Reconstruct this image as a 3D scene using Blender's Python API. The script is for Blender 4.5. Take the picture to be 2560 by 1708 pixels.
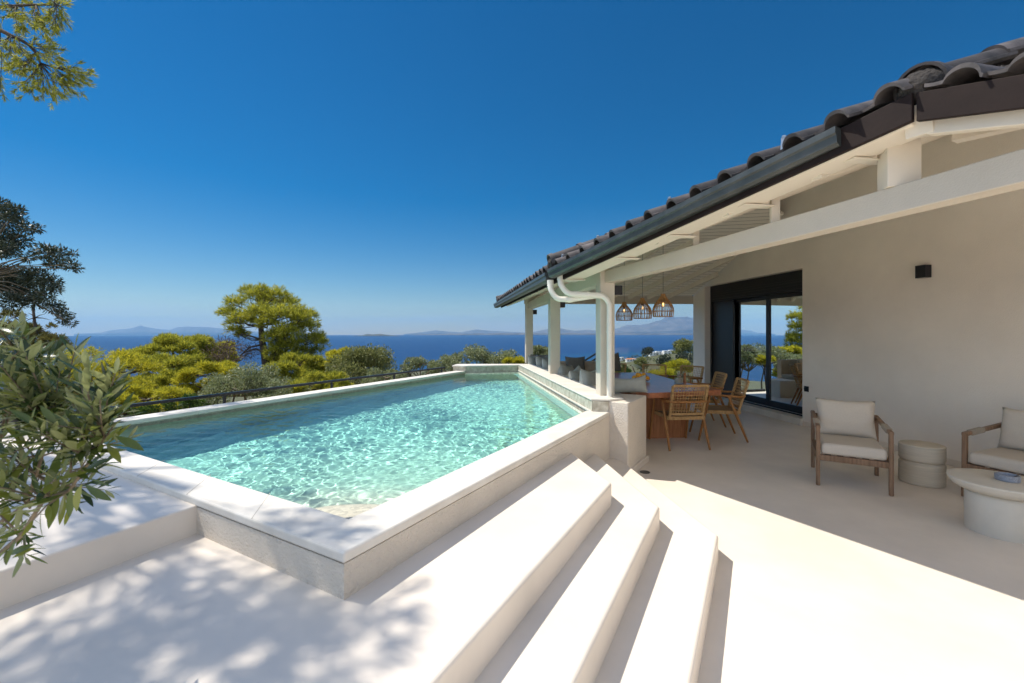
import bpy, bmesh, math, random
import numpy as np
from mathutils import Vector, Matrix, noise as mnoise

for o in list(bpy.data.objects):
    bpy.data.objects.remove(o, do_unlink=True)
SC = bpy.context.scene
COL = SC.collection
R = math.radians

# ------------------------------------------------------------------ camera
EYE, F, HZ, CX = 1.55, 1087.0, 832.0, 1280.0      # eye height, focal length / horizon in photo pixels
cd = bpy.data.cameras.new('camera')
cd.sensor_width = 36.0
cd.lens = 36.0 * F / 2560.0
cd.shift_y = -22.0 / 2560.0
cd.clip_start = 0.05
cd.clip_end = 80000
cd.dof.use_dof = True
cd.dof.focus_distance = 6.0
cd.dof.aperture_fstop = 4.5
cam = bpy.data.objects.new('camera', cd)
COL.objects.link(cam)
cam.location = (0, 0, EYE)
cam.rotation_euler = (R(90), 0, 0)
SC.camera = cam

# ------------------------------------------------------------------ sky, sun, exposure
SUN_AZ, SUN_EL = -73.0, 59.0
w = bpy.data.worlds.new('World')
SC.world = w
w.use_nodes = True
nt = w.node_tree
nt.nodes.clear()
sky = nt.nodes.new('ShaderNodeTexSky')
sky.sky_type = 'NISHITA'
sky.sun_disc = False
sky.sun_elevation = R(SUN_EL)
sky.sun_rotation = R(SUN_AZ)
sky.altitude = 0
sky.air_density = 1.0
sky.dust_density = 0.05
sky.ozone_density = 3.0
bg = nt.nodes.new('ShaderNodeBackground')
bg.inputs['Strength'].default_value = 0.072
out = nt.nodes.new('ShaderNodeOutputWorld')
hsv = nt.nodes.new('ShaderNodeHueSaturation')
# blue deepened ahead; unseen sky overhead and behind brightened and paled as added fill
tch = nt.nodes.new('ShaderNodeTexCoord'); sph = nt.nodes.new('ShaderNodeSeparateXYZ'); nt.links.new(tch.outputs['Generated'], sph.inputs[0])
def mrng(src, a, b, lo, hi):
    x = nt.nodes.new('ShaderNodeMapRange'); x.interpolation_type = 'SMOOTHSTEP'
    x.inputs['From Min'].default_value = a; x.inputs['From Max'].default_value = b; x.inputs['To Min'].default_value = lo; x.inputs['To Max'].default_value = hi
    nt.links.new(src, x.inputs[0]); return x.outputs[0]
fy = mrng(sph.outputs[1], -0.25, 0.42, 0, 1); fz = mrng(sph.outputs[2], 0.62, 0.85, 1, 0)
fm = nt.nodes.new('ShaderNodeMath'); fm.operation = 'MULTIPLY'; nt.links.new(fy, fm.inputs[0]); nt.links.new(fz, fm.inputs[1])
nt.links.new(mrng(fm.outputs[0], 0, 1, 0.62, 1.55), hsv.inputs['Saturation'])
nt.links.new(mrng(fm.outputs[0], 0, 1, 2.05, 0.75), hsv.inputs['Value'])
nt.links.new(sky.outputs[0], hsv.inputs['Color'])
# thin bank of cloud low over the horizon
tcw = nt.nodes.new('ShaderNodeTexCoord'); spw = nt.nodes.new('ShaderNodeSeparateXYZ'); nt.links.new(tcw.outputs['Generated'], spw.inputs[0])
mpw = nt.nodes.new('ShaderNodeMapping'); mpw.inputs['Scale'].default_value = (3.0, 3.0, 26.0); nt.links.new(tcw.outputs['Generated'], mpw.inputs[0])
nzw = nt.nodes.new('ShaderNodeTexNoise'); nzw.inputs['Scale'].default_value = 1.6; nzw.inputs['Detail'].default_value = 6.0; nt.links.new(mpw.outputs[0], nzw.inputs['Vector'])
rpw = nt.nodes.new('ShaderNodeValToRGB'); cr = rpw.color_ramp
cr.elements[0].position = 0.0; cr.elements[0].color = (0.8,0.8,0.8,1); cr.elements[1].position = 0.062; cr.elements[1].color = (0,0,0,1)
e_ = cr.elements.new(0.030); e_.color = (1,1,1,1)
nt.links.new(spw.outputs[2], rpw.inputs[0])
nrw = nt.nodes.new('ShaderNodeMapRange'); nrw.inputs['From Min'].default_value = 0.46; nrw.inputs['From Max'].default_value = 0.68; nrw.inputs['To Max'].default_value = 0.42; nt.links.new(nzw.outputs[0], nrw.inputs[0])
muw = nt.nodes.new('ShaderNodeMath'); muw.operation = 'MULTIPLY'; nt.links.new(rpw.outputs[0], muw.inputs[0]); nt.links.new(nrw.outputs[0], muw.inputs[1])
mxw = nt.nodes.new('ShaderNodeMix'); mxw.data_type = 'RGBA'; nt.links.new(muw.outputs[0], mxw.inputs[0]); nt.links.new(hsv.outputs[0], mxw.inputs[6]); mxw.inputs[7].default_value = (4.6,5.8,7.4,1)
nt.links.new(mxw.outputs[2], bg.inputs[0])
nt.links.new(bg.outputs[0], out.inputs[0])

SUNV = Vector((math.sin(R(SUN_AZ)) * math.cos(R(SUN_EL)), math.cos(R(SUN_AZ)) * math.cos(R(SUN_EL)), math.sin(R(SUN_EL))))
sl = bpy.data.lights.new('sun', 'SUN')
sl.energy = 3.5
sl.angle = R(0.45)
sl.color = (1.0, 0.94, 0.84)
sun = bpy.data.objects.new('sun', sl)
COL.objects.link(sun)
sun.location = (-20, 6, 30)
sun.rotation_euler = (-SUNV).to_track_quat('-Z', 'Y').to_euler()

SC.view_settings.view_transform = 'Standard'
SC.view_settings.look = 'None'
SC.view_settings.gamma = 1
SC.view_settings.exposure = 0.70
SC.render.engine = 'CYCLES'
cy = SC.cycles
cy.use_denoising = True
cy.max_bounces = 12
cy.diffuse_bounces = 8
cy.glossy_bounces = 4
cy.transmission_bounces = 6
cy.transparent_max_bounces = 24
cy.volume_bounces = 0
cy.sample_clamp_indirect = 6.0
cy.caustics_refractive = True
cy.caustics_reflective = False

# ------------------------------------------------------------------ helpers
def FP(px, py, h):
    """photo pixel -> point on the horizontal plane at height h (calibration only)"""
    z = F * (EYE - h) / (py - HZ)
    return Vector(((px - CX) / F * z, z, h))

def DP(px, py, d):
    return Vector(((px - CX) / F * d, d, EYE + (HZ - py) / F * d))

class MB:
    def __init__(s):
        s.v = []; s.f = []; s.m = []; s.mi = 0
    def add(s, vs, fs):
        b = len(s.v)
        s.v.extend([tuple(v) for v in vs])
        for f in fs:
            s.f.append(tuple(i + b for i in f)); s.m.append(s.mi)
        return s
    def box(s, c, size, rz=0.0, M=None):
        hx, hy, hz = size[0] / 2, size[1] / 2, size[2] / 2
        co, si = math.cos(rz), math.sin(rz)
        vs = []
        for x, y, z in ((-1,-1,-1),(1,-1,-1),(1,1,-1),(-1,1,-1),(-1,-1,1),(1,-1,1),(1,1,1),(-1,1,1)):
            p = Vector((x * hx, y * hy, z * hz))
            if M is not None:
                p = M @ p
                p = p + Vector(c)
            else:
                p = Vector((c[0] + p.x * co - p.y * si, c[1] + p.x * si + p.y * co, c[2] + p.z))
            vs.append(p)
        return s.add(vs, [(0,3,2,1),(4,5,6,7),(0,1,5,4),(1,2,6,5),(2,3,7,6),(3,0,4,7)])
    def bar(s, a, b, wd, ht, up=(0,0,1), off=(0,0)):
        """rectangular bar from a to b; wd sideways, ht along up"""
        a, b = Vector(a), Vector(b)
        d = (b - a).normalized()
        u = Vector(up)
        side = d.cross(u)
        if side.length < 1e-5:
            side = d.cross(Vector((1, 0, 0)))
        side.normalize()
        u = side.cross(d).normalized()
        vs = []
        for p in (a, b):
            for sx, sz in ((-1,-1),(1,-1),(1,1),(-1,1)):
                vs.append(p + side * (sx * wd / 2 + off[0]) + u * (sz * ht / 2 + off[1]))
        return s.add(vs, [(0,1,2,3),(7,6,5,4),(0,4,5,1),(1,5,6,2),(2,6,7,3),(3,7,4,0)])
    def vbar(s, a, b, wd, h0a, h1a, h0b=None, h1b=None):
        """upright board from a to b (plan points) with given bottom/top heights"""
        h0b = h0a if h0b is None else h0b
        h1b = h1a if h1b is None else h1b
        a = Vector((a[0], a[1], 0)); b = Vector((b[0], b[1], 0))
        d = (b - a).normalized(); n = Vector((-d.y, d.x, 0)) * wd / 2
        vs = [a - n + Vector((0,0,h0a)), a + n + Vector((0,0,h0a)), a + n + Vector((0,0,h1a)), a - n + Vector((0,0,h1a)),
              b - n + Vector((0,0,h0b)), b + n + Vector((0,0,h0b)), b + n + Vector((0,0,h1b)), b - n + Vector((0,0,h1b))]
        return s.add(vs, [(0,1,2,3),(7,6,5,4),(0,4,5,1),(1,5,6,2),(2,6,7,3),(3,7,4,0)])
    def prism(s, poly, z0, z1):
        n = len(poly)
        area = sum(poly[i][0] * poly[(i+1) % n][1] - poly[(i+1) % n][0] * poly[i][1] for i in range(n))
        if area < 0:
            poly = poly[::-1]
        f0 = z0 if callable(z0) else (lambda x, y: z0)
        f1 = z1 if callable(z1) else (lambda x, y: z1)
        vs = [(p[0], p[1], f0(p[0], p[1])) for p in poly] + [(p[0], p[1], f1(p[0], p[1])) for p in poly]
        fs = [tuple(range(n - 1, -1, -1)), tuple(range(n, 2 * n))]
        for i in range(n):
            j = (i + 1) % n
            fs.append((i, j, n + j, n + i))
        return s.add(vs, fs)
    def tube(s, pts, r, n=8, cap=True):
        pts = [Vector(p) for p in pts]
        rs = r if isinstance(r, (list, tuple)) else [r] * len(pts)
        b0 = len(s.v)
        prev = None
        vs = []
        for i, p in enumerate(pts):
            d = (pts[min(i+1, len(pts)-1)] - pts[max(i-1, 0)]).normalized()
            if prev is None:
                a = d.cross(Vector((0,0,1)))
                if a.length < 1e-3: a = d.cross(Vector((1,0,0)))
            else:
                a = prev - d * prev.dot(d)
            a.normalize(); prev = a
            b = d.cross(a)
            for k in range(n):
                t = 2 * math.pi * k / n
                vs.append(p + (a * math.cos(t) + b * math.sin(t)) * rs[i])
        fs = []
        for i in range(len(pts) - 1):
            for k in range(n):
                k2 = (k + 1) % n
                fs.append((i*n+k, i*n+k2, (i+1)*n+k2, (i+1)*n+k))
        if cap:
            fs.append(tuple(range(n-1, -1, -1)))
            fs.append(tuple(range((len(pts)-1)*n, len(pts)*n)))
        return s.add(vs, fs)
    def lathe(s, prof, c=(0,0,0), n=32, close=True):
        vs = []; fs = []
        for r_, z in prof:
            for k in range(n):
                t = 2*math.pi*k/n
                vs.append((c[0]+r_*math.cos(t), c[1]+r_*math.sin(t), c[2]+z))
        for i in range(len(prof)-1):
            for k in range(n):
                k2 = (k+1) % n
                fs.append((i*n+k, i*n+k2, (i+1)*n+k2, (i+1)*n+k))
        if close:
            fs.append(tuple(range(n-1,-1,-1))); fs.append(tuple(range((len(prof)-1)*n, len(prof)*n)))
        return s.add(vs, fs)
    def build(s, name, mat=None, parent=None, smooth=False, bevel=0.0, seg=2, angle=None):
        me = bpy.data.meshes.new(name)
        off = parent_world(parent) if parent is not None else Vector((0,0,0))
        vs = [(v[0]-off.x, v[1]-off.y, v[2]-off.z) for v in s.v]
        me.from_pydata(vs, [], s.f)
        mats = mat if isinstance(mat, (list, tuple)) else [mat]
        for m in mats:
            if m is not None: me.materials.append(m)
        if len(mats) > 1:
            me.polygons.foreach_set('material_index', s.m)
        if smooth:
            me.polygons.foreach_set('use_smooth', [True]*len(me.polygons))
        me.update()
        if angle is not None:
            me.set_sharp_from_angle(angle=R(angle))
        o = bpy.data.objects.new(name, me)
        COL.objects.link(o)
        if parent is not None:
            o.parent = parent
        if bevel > 0:
            bv = o.modifiers.new('bevel', 'BEVEL'); bv.width = bevel; bv.segments = seg; bv.limit_method = 'ANGLE'; bv.angle_limit = R(40)
        return o

def parent_world(p):
    l = Vector((0,0,0))
    while p is not None:
        l = l + p.location; p = p.parent
    return l

def tag(o, label=None, cat=None, group=None, kind=None):
    if label: o['label'] = label
    if cat: o['category'] = cat
    if group: o['group'] = group
    if kind: o['kind'] = kind
    return o

def thing(name, label, cat, loc=(0,0,0), group=None):
    o = bpy.data.objects.new(name, None)
    o.empty_display_size = 0.1
    COL.objects.link(o); o.location = loc
    return tag(o, label, cat, group)

def dup(root, loc, rz, label=None):
    r = root.copy(); COL.objects.link(r); r.location = loc; r.rotation_euler = (0,0,rz)
    if label: r['label'] = label
    for ch in list(root.children):
        c = ch.copy(); COL.objects.link(c); c.parent = r
        for g in list(ch.children):
            d = g.copy(); COL.objects.link(d); d.parent = c
    return r

# ------------------------------------------------------------------ materials
def new_mat(name):
    m = bpy.data.materials.new(name); m.use_nodes = True
    n = m.node_tree; n.nodes.clear()
    o = n.nodes.new('ShaderNodeOutputMaterial')
    return m, n, o

def N(n, t, **kw):
    x = n.nodes.new(t)
    for k, v in kw.items():
        if k.startswith('i_'): x.inputs[k[2:].replace('_', ' ')].default_value = v
        else: setattr(x, k, v)
    return x

def surf(name, col, rough=0.6, var=0.08, vscale=3.0, bump=0.0, bscale=60.0, spec=0.4, col2=None, stretch=None, metallic=0.0, detail=6.0, bdist=0.01, island=0.0, c2pos=(0.35,0.7), coat=0.0):
    """general painted / mineral surface: two-octave colour variation and a grain bump"""
    m, n, o = new_mat(name)
    b = N(n, 'ShaderNodeBsdfPrincipled')
    b.inputs['Roughness'].default_value = rough
    b.inputs['Specular IOR Level'].default_value = spec
    b.inputs['Metallic'].default_value = metallic
    if coat: b.inputs['Coat Weight'].default_value = coat; b.inputs['Coat Roughness'].default_value = 0.25
    tc = N(n, 'ShaderNodeTexCoord')
    mp = N(n, 'ShaderNodeMapping')
    n.links.new(tc.outputs['Object'], mp.inputs['Vector'])
    if stretch: mp.inputs['Scale'].default_value = stretch
    nz = N(n, 'ShaderNodeTexNoise', i_Scale=vscale, i_Detail=detail, i_Roughness=0.6)
    n.links.new(mp.outputs[0], nz.inputs['Vector'])
    rp = N(n, 'ShaderNodeValToRGB')
    a = [c*(1-var) for c in col]; c_ = [min(1, c*(1+var)) for c in col] if col2 is None else list(col2)
    rp.color_ramp.elements[0].position = c2pos[0]; rp.color_ramp.elements[1].position = c2pos[1]
    rp.color_ramp.elements[0].color = (*a, 1); rp.color_ramp.elements[1].color = (*c_, 1)
    n.links.new(nz.outputs[0], rp.inputs[0])
    last = rp.outputs[0]
    if island > 0:
        ge = N(n, 'ShaderNodeNewGeometry')
        hs = N(n, 'ShaderNodeHueSaturation')
        mr = N(n, 'ShaderNodeMapRange'); mr.inputs['To Min'].default_value = 1-island; mr.inputs['To Max'].default_value = 1+island
        n.links.new(ge.outputs['Random Per Island'], mr.inputs[0]); n.links.new(mr.outputs[0], hs.inputs['Value'])
        n.links.new(last, hs.inputs['Color']); last = hs.outputs[0]
    n.links.new(last, b.inputs['Base Color'])
    if bump > 0:
        nb = N(n, 'ShaderNodeTexNoise', i_Scale=bscale, i_Detail=5.0, i_Roughness=0.65)
        n.links.new(mp.outputs[0], nb.inputs['Vector'])
        bp = N(n, 'ShaderNodeBump', i_Strength=bump, i_Distance=bdist)
        n.links.new(nb.outputs[0], bp.inputs['Height']); n.links.new(bp.outputs[0], b.inputs['Normal'])
    n.links.new(b.outputs[0], o.inputs[0])
    return m

def leafmat(name, c1, c2, trans=0.35, rough=0.5, back=None, spec=0.3, c3=None):
    m, n, o = new_mat(name)
    ge = N(n, 'ShaderNodeNewGeometry')
    rp = N(n, 'ShaderNodeValToRGB')
    rp.color_ramp.elements[0].color = (*c1, 1); rp.color_ramp.elements[1].color = (*c2, 1)
    if c3:
        e = rp.color_ramp.elements.new(0.5); e.color = (*c3, 1)
    n.links.new(ge.outputs['Random Per Island'], rp.inputs[0])
    col = rp.outputs[0]
    if back:
        mx = N(n, 'ShaderNodeMix', data_type='RGBA')
        n.links.new(ge.outputs['Backfacing'], mx.inputs[0]); n.links.new(col, mx.inputs[6]); mx.inputs[7].default_value = (*back, 1)
        col = mx.outputs[2]
    b = N(n, 'ShaderNodeBsdfPrincipled'); b.inputs['Roughness'].default_value = rough; b.inputs['Specular IOR Level'].default_value = spec
    n.links.new(col, b.inputs['Base Color'])
    t = N(n, 'ShaderNodeBsdfTranslucent'); n.links.new(col, t.inputs[0])
    ms = N(n, 'ShaderNodeMixShader'); ms.inputs[0].default_value = trans
    n.links.new(b.outputs[0], ms.inputs[1]); n.links.new(t.outputs[0], ms.inputs[2]); n.links.new(ms.outputs[0], o.inputs[0])
    return m

def wood(name, c1, c2, axis_scale=(18, 18, 1.2), rough=0.5, spec=0.35):
    return surf(name, c1, rough=rough, var=0.15, vscale=3.0, col2=c2, stretch=axis_scale, bump=0.15, bscale=5, spec=spec, detail=8, bdist=0.003)

M = {}
M['floor'] = surf('microcement', (0.745,0.67,0.58), rough=0.45, var=0.09, vscale=1.1, bump=0.02, bscale=9, spec=0.35, bdist=0.01)
M['stucco'] = surf('rough_stucco', (0.80,0.715,0.605), rough=0.85, var=0.05, vscale=2.5, bump=1.0, bscale=60, spec=0.2, bdist=0.022)
M['wall'] = surf('wall_render', (0.86,0.785,0.69), rough=0.85, var=0.06, vscale=0.9, bump=0.6, bscale=90, spec=0.2, bdist=0.006)
M['coping'] = surf('limestone_coping', (0.70,0.65,0.57), rough=0.6, var=0.10, vscale=5, bump=0.15, bscale=70, spec=0.3, col2=(0.74,0.70,0.63), bdist=0.003)
M['veneer'] = surf('honed_limestone', (0.50,0.44,0.33), rough=0.6, var=0.22, vscale=14, bump=0.2, bscale=60, col2=(0.64,0.60,0.50), bdist=0.003)
M['white'] = surf('white_painted_wood', (0.74,0.67,0.56), rough=0.6, var=0.04, vscale=3, bump=0.2, bscale=8, stretch=(1,1,1), spec=0.3, bdist=0.004)
M['tiebeam'] = surf('rendered_beam', (0.56,0.50,0.41), rough=0.85, var=0.04, vscale=3, bump=0.5, bscale=110, spec=0.2, bdist=0.004)
M['post'] = surf('cream_painted_post', (0.60,0.545,0.45), rough=0.7, var=0.04, vscale=4, bump=0.3, bscale=90, spec=0.25, bdist=0.003)
M['pvc'] = surf('cream_pvc_pipe', (0.76,0.72,0.63), rough=0.35, var=0.04, vscale=6, spec=0.45)
M['tile'] = surf('dark_concrete_roof_tile', (0.060,0.056,0.056), rough=0.68, var=0.25, vscale=7, bump=0.8, bscale=45, spec=0.35, col2=(0.135,0.115,0.11), island=0.38, bdist=0.003)
M['mortar'] = surf('dark_mortar', (0.055,0.048,0.043), rough=0.95, var=0.5, vscale=22, bump=1.0, bscale=45, col2=(0.11,0.095,0.085), bdist=0.03)
M['gutter'] = surf('anthracite_gutter', (0.050,0.060,0.060), rough=0.38, var=0.2, vscale=8, spec=0.5, col2=(0.075,0.082,0.08), metallic=0.2)
M['fascia'] = surf('dark_brown_fascia', (0.022,0.014,0.012), rough=0.65, var=0.2, vscale=4, bump=0.3, bscale=20, spec=0.15, stretch=(1,1,1), bdist=0.004)
M['galv'] = surf('galvanised_clip', (0.6,0.6,0.6), rough=0.3, metallic=0.9)
M['black'] = surf('black_aluminium', (0.012,0.012,0.015), rough=0.4, var=0.1, spec=0.45)
M['dark'] = surf('interior_dark', (0.03,0.028,0.026), rough=0.8)
M['rail'] = surf('black_steel_rail', (0.010,0.012,0.018), rough=0.35, spec=0.5)
M['teak'] = wood('oiled_teak', (0.33,0.145,0.042), (0.46,0.215,0.07))
M['tabletop'] = wood('polished_table_wood', (0.36,0.115,0.045), (0.48,0.175,0.075), axis_scale=(9,1.0,9), rough=0.28, spec=0.9)
M['tableleg'] = wood('table_wood', (0.40,0.155,0.06), (0.54,0.24,0.10), axis_scale=(12,12,1.0), rough=0.4)
M['rattan'] = surf('natural_cord', (0.48,0.28,0.11), rough=0.7, var=0.2, vscale=30, col2=(0.60,0.38,0.17), bump=0.4, bscale=200, bdist=0.002, spec=0.3)
M['rattan_seat'] = surf('woven_cord_seat', (0.26,0.185,0.12), rough=0.75, var=0.25, vscale=90, col2=(0.40,0.30,0.19), bump=0.8, bscale=120, bdist=0.004, spec=0.25)
M['cane'] = surf('rattan_cane', (0.44,0.22,0.08), rough=0.55, var=0.25, vscale=20, col2=(0.56,0.32,0.13), island=0.2)
M['greywood'] = wood('weathered_eucalyptus', (0.19,0.11,0.062), (0.29,0.18,0.11))
M['cordwrap'] = surf('grey_cord_wrap', (0.36,0.31,0.245), rough=0.9, var=0.15, vscale=150, bump=0.5, bscale=300, spec=0.1, bdist=0.002)
M['linen'] = surf('beige_linen', (0.58,0.52,0.44), rough=0.95, var=0.05, vscale=120, bump=0.3, bscale=350, spec=0.1, bdist=0.002)
M['greycush'] = surf('sage_grey_canvas', (0.36,0.38,0.35), rough=0.95, var=0.08, vscale=10, bump=0.25, bscale=250, spec=0.1, bdist=0.002)
M['darkcush'] = surf('dark_grey_canvas', (0.17,0.165,0.145), rough=0.95, var=0.08, vscale=10, bump=0.25, bscale=250, spec=0.1, bdist=0.002)
M['tancush'] = surf('tan_canvas', (0.45,0.36,0.26), rough=0.95, var=0.08, vscale=10, bump=0.25, bscale=250, spec=0.1, bdist=0.002)
M['concrete_tbl'] = surf('cream_cast_concrete', (0.60,0.56,0.48), rough=0.7, var=0.05, vscale=5, bump=0.1, bscale=60, bdist=0.003)
M['ribbed'] = surf('striated_concrete', (0.55,0.49,0.39), rough=0.7, var=0.10, vscale=2, stretch=(1.5,1.5,40), bump=0.4, bscale=3, bdist=0.004)
M['bowl'] = surf('cream_ceramic', (0.72,0.66,0.54), rough=0.3, var=0.02)
M['orange_fruit'] = surf('orange_peel', (0.80,0.36,0.012), rough=0.35, var=0.06, vscale=8, bump=0.3, bscale=160, bdist=0.002, spec=0.4)
M['bark'] = surf('pine_bark', (0.10,0.075,0.055), rough=0.95, var=0.4, vscale=9, bump=1.0, bscale=14, bdist=0.05, stretch=(1,1,0.4))
M['twig'] = surf('brown_twig', (0.16,0.115,0.075), rough=0.9, var=0.3, vscale=12)
M['olivebark'] = surf('olive_stem', (0.20,0.155,0.10), rough=0.9, var=0.25, vscale=30, bump=0.4, bscale=90, bdist=0.003)
# ------------------------------------------------------------------ terrace levels
PN = Vector((-0.766, 2.04)); PL = Vector((-4.0, 3.87)); PFL = Vector((-1.06, 9.88)); PFR = Vector((0.15, 10.10)); PR = Vector((0.83, 4.86))
ON = Vector((-0.666, 1.723)); OR_ = Vector((1.06, 4.77))          # outer corners of the near coping
UD = Vector((0.496, 0.868))                                        # along the near pool side
UL = Vector((-0.868, 0.496))                                       # along the left pool side
def P2(v): return (v[0], v[1])

pf = MB()
pf.prism([(14,-9),(14,11.0),(0.9,11.0),(0.75,9.0),(1.15,5.0),(0.55,3.6),(0.0,2.4),(-1.0,0.4),(-5.5,-9)], -0.4, 0.0)
tag(pf.build('terrace_floor', M['floor']), kind='structure')

st = MB(); st.prism([(1.41,2.971),(1.215,4.53),(1.12,5.0),(0.95,4.9),(0.2,3.2),(-0.6,1.6),(-4.4,-6.6),(-3.9,-6.6),(0.704,1.716)], -0.03, 0.167)
tag(st.build('lower_step', M['floor'], bevel=0.018, seg=4), kind='structure')
st = MB(); st.prism([(1.032,3.041),(0.82,4.58),(0.6,4.3),(0.1,3.1),(-0.6,1.6),(-4.6,-6.5),(-4.1,-6.5),(0.215,1.51)], -0.04, 0.333)
tag(st.build('middle_step', M['floor'], bevel=0.018, seg=4), kind='structure')
st = MB(); st.prism([(0.707,3.076),(0.50,3.99),(0.40,3.78),(-0.72,1.84),(-1.6,2.345),(-4.1,3.77),(-14,3.77),(-14,-6.4),(-4.45,-6.4),(-0.239,1.315)], -0.05, 0.49)
tag(st.build('upper_deck', M['floor'], bevel=0.018, seg=4), kind='structure')
st = MB(); st.prism([(-1.645,2.335),(-4.5,3.97),(-13.9,3.97),(-13.9,-3.0),(-4.4,-3.0),(-1.955,1.66)], 0.3, 0.64)
tag(st.build('side_platform', M['floor'], bevel=0.01, seg=3), kind='structure')

# ------------------------------------------------------------------ pool
pool = thing('swimming_pool', 'raised turquoise swimming pool with pale limestone coping beside the veranda', 'swimming pool', (-1.2, 5.5, 0))
# walls under the coping
def offs(a, b, d):
    t = (b - a).normalized(); n = Vector((t.y, -t.x)) * d
    return a + n, b + n
wl = MB()
fa, fb = ON, OR_
def quad(a, b, c, d): return [P2(a), P2(b), P2(c), P2(d)]
WD = 0.238
iN = PN; 
NF = Vector((UD.y, -UD.x))    # outward of near side
NL = Vector((UL.y, -UL.x)) * -1   # placeholder
# near wall
wl.prism([P2(ON), P2(OR_ + UD*0.15), P2(PR + UD*0.2), P2(PN)], -0.06, 0.632)
nw = wl.build('near_wall', M['stucco'], pool); nw.name = 'pool_wall'
OLL = ON + UL * 4.05
wl = MB(); wl.prism([P2(ON), P2(OLL), P2(PL), P2(PN)], -0.06, 0.630)
wl.build('pool_wall', M['stucco'], pool)
ofar1 = PL + Vector((-0.9,0.44)).normalized()*0.27 ; 
nfar = Vector((-(PFL-PL).normalized().y, (PFL-PL).normalized().x))
OFL = PL + nfar*0.25; OFR = PFL + nfar*0.25
OFR = OFR + (PFL-PL).normalized()*0.3
wl = MB(); wl.prism([P2(PL), P2(OFL), P2(OFR), P2(PFL)], -3.0, 0.631)
wl.build('pool_wall', M['veneer'], pool)
# coping slabs
def slabs(a0, a1, b0, b1, n, first=None):
    """a: outer edge, b: inner edge"""
    mb = MB()
    for i in range(n):
        t0, t1 = i / n, (i + 1) / n
        g = 0.0009
        L = (a1 - a0).length
        t0 += g / L if i else 0; t1 -= g / L if i < n - 1 else 0
        mb.prism([P2(a0.lerp(a1, t0)), P2(a0.lerp(a1, t1)), P2(b0.lerp(b1, t1)), P2(b0.lerp(b1, t0))], 0.634, 0.68)
    return mb
cn = NF * 0.004
nl = Vector((UL.y, -UL.x)); nl = nl if nl.dot(Vector((0,-1))) > 0 else -nl
CNR = ON + cn + nl*0.004
mb = MB(); mb.prism([P2(OLL + nl*0.004), P2(CNR), P2(OR_ + cn + UD*0.03), P2(PR), P2(PN), P2(PL)], 0.634, 0.68)
mb.build('coping', M['coping'], pool, bevel=0.011, seg=3)
M['joint'] = surf('coping_joint', (0.40,0.36,0.30), rough=0.9, var=0.2)
for t_ in (0.637, 1.25, 1.855, 2.46, 3.07, 3.68):
    a_ = ON + nl*0.0015 + UL*t_; b_ = PN + UL*t_ - nl*0.008
    jb = MB(); jb.bar((a_.x,a_.y,0.6795),(b_.x,b_.y,0.6795), 0.0028, 0.0022); jb.build('coping_joint', M['joint'], pool)
mb = slabs(OFL - nfar*0.0 - (PFL-PL).normalized()*0.3, OFR, PL, PFL + (PFL-PL).normalized()*0.0, 6)
mb.build('coping', M['coping'], pool, bevel=0.008, seg=2)
# tail end wall (raised) at the far end
fe = MB()
fe.prism([(-1.36,10.02),(-1.30,10.42),(0.62,10.46),(0.62,10.2),(0.17,10.16),(-1.06,9.93)], -3.0, 0.765)
few = fe.build('end_wall', M['veneer'], pool)
fe = MB()
fe.prism([(-1.38,9.99),(-1.32,10.45),(0.50,10.49),(0.52,10.18),(0.16,10.14),(-1.06,9.90)], 0.767, 0.80)
fe.build('end_wall_coping', M['coping'], pool, bevel=0.008)

poly = [PN, PR, PFR, PFL, PL]
def inside(x, y, grow=0.0):
    n_ = len(poly)
    for i in range(n_):
        a = poly[i]; b = poly[(i+1) % n_]
        e = (b - a); L = e.length
        d = (e.x * (y - a.y) - e.y * (x - a.x)) / L
        if d < -grow: return False
    return True
def floor_z(x, y):
    d = math.hypot(x - PN.x, y - PN.y)
    def ss(a, b, t):
        t = max(0, min(1, (t - a) / (b - a))); return t*t*(3-2*t)
    wob = 0.10*mnoise.noise(Vector((x*2.2, y*2.2, 0.3)))
    d += wob
    z = 0.63 - 0.07*ss(0.0, 0.5, d) - 0.56*ss(0.40, 0.80, d) - 0.44*ss(0.7, 2.6, d)
    return z
WATER = 0.600
def gridmesh(step, zf, grow):
    x0, x1, y0, y1 = -4.3, 1.2, 1.8, 10.4
    nx = int((x1-x0)/step); ny = int((y1-y0)/step)
    idx = {}
    vs = []; fs = []
    def vid(i, j):
        k = (i, j)
        if k not in idx:
            x = x0+i*step; y = y0+j*step
            idx[k] = len(vs); vs.append((x, y, zf(x, y)))
        return idx[k]
    for i in range(nx):
        for j in range(ny):
            if inside(x0+(i+.5)*step, y0+(j+.5)*step, grow):
                fs.append((vid(i,j), vid(i+1,j), vid(i+1,j+1), vid(i,j+1)))
    return vs, fs
# mosaic lining
m, n, o = new_mat('beige_glass_mosaic')
b = N(n, 'ShaderNodeBsdfPrincipled'); b.inputs['Roughness'].default_value = 0.5
tc = N(n, 'ShaderNodeTexCoord'); vo = N(n, 'ShaderNodeTexVoronoi', i_Scale=42.0)
n.links.new(tc.outputs['Object'], vo.inputs['Vector'])
hs = N(n, 'ShaderNodeHueSaturation'); hs.inputs['Color'].default_value = (0.84,0.78,0.62,1)
sp = N(n, 'ShaderNodeSeparateColor'); n.links.new(vo.outputs['Color'], sp.inputs[0])
mr = N(n, 'ShaderNodeMapRange'); mr.inputs['To Min'].default_value = 0.80; mr.inputs['To Max'].default_value = 1.15
n.links.new(sp.outputs[0], mr.inputs[0]); n.links.new(mr.outputs[0], hs.inputs['Value'])
n.links.new(hs.outputs[0], b.inputs['Base Color']); n.links.new(b.outputs[0], o.inputs[0])
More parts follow.
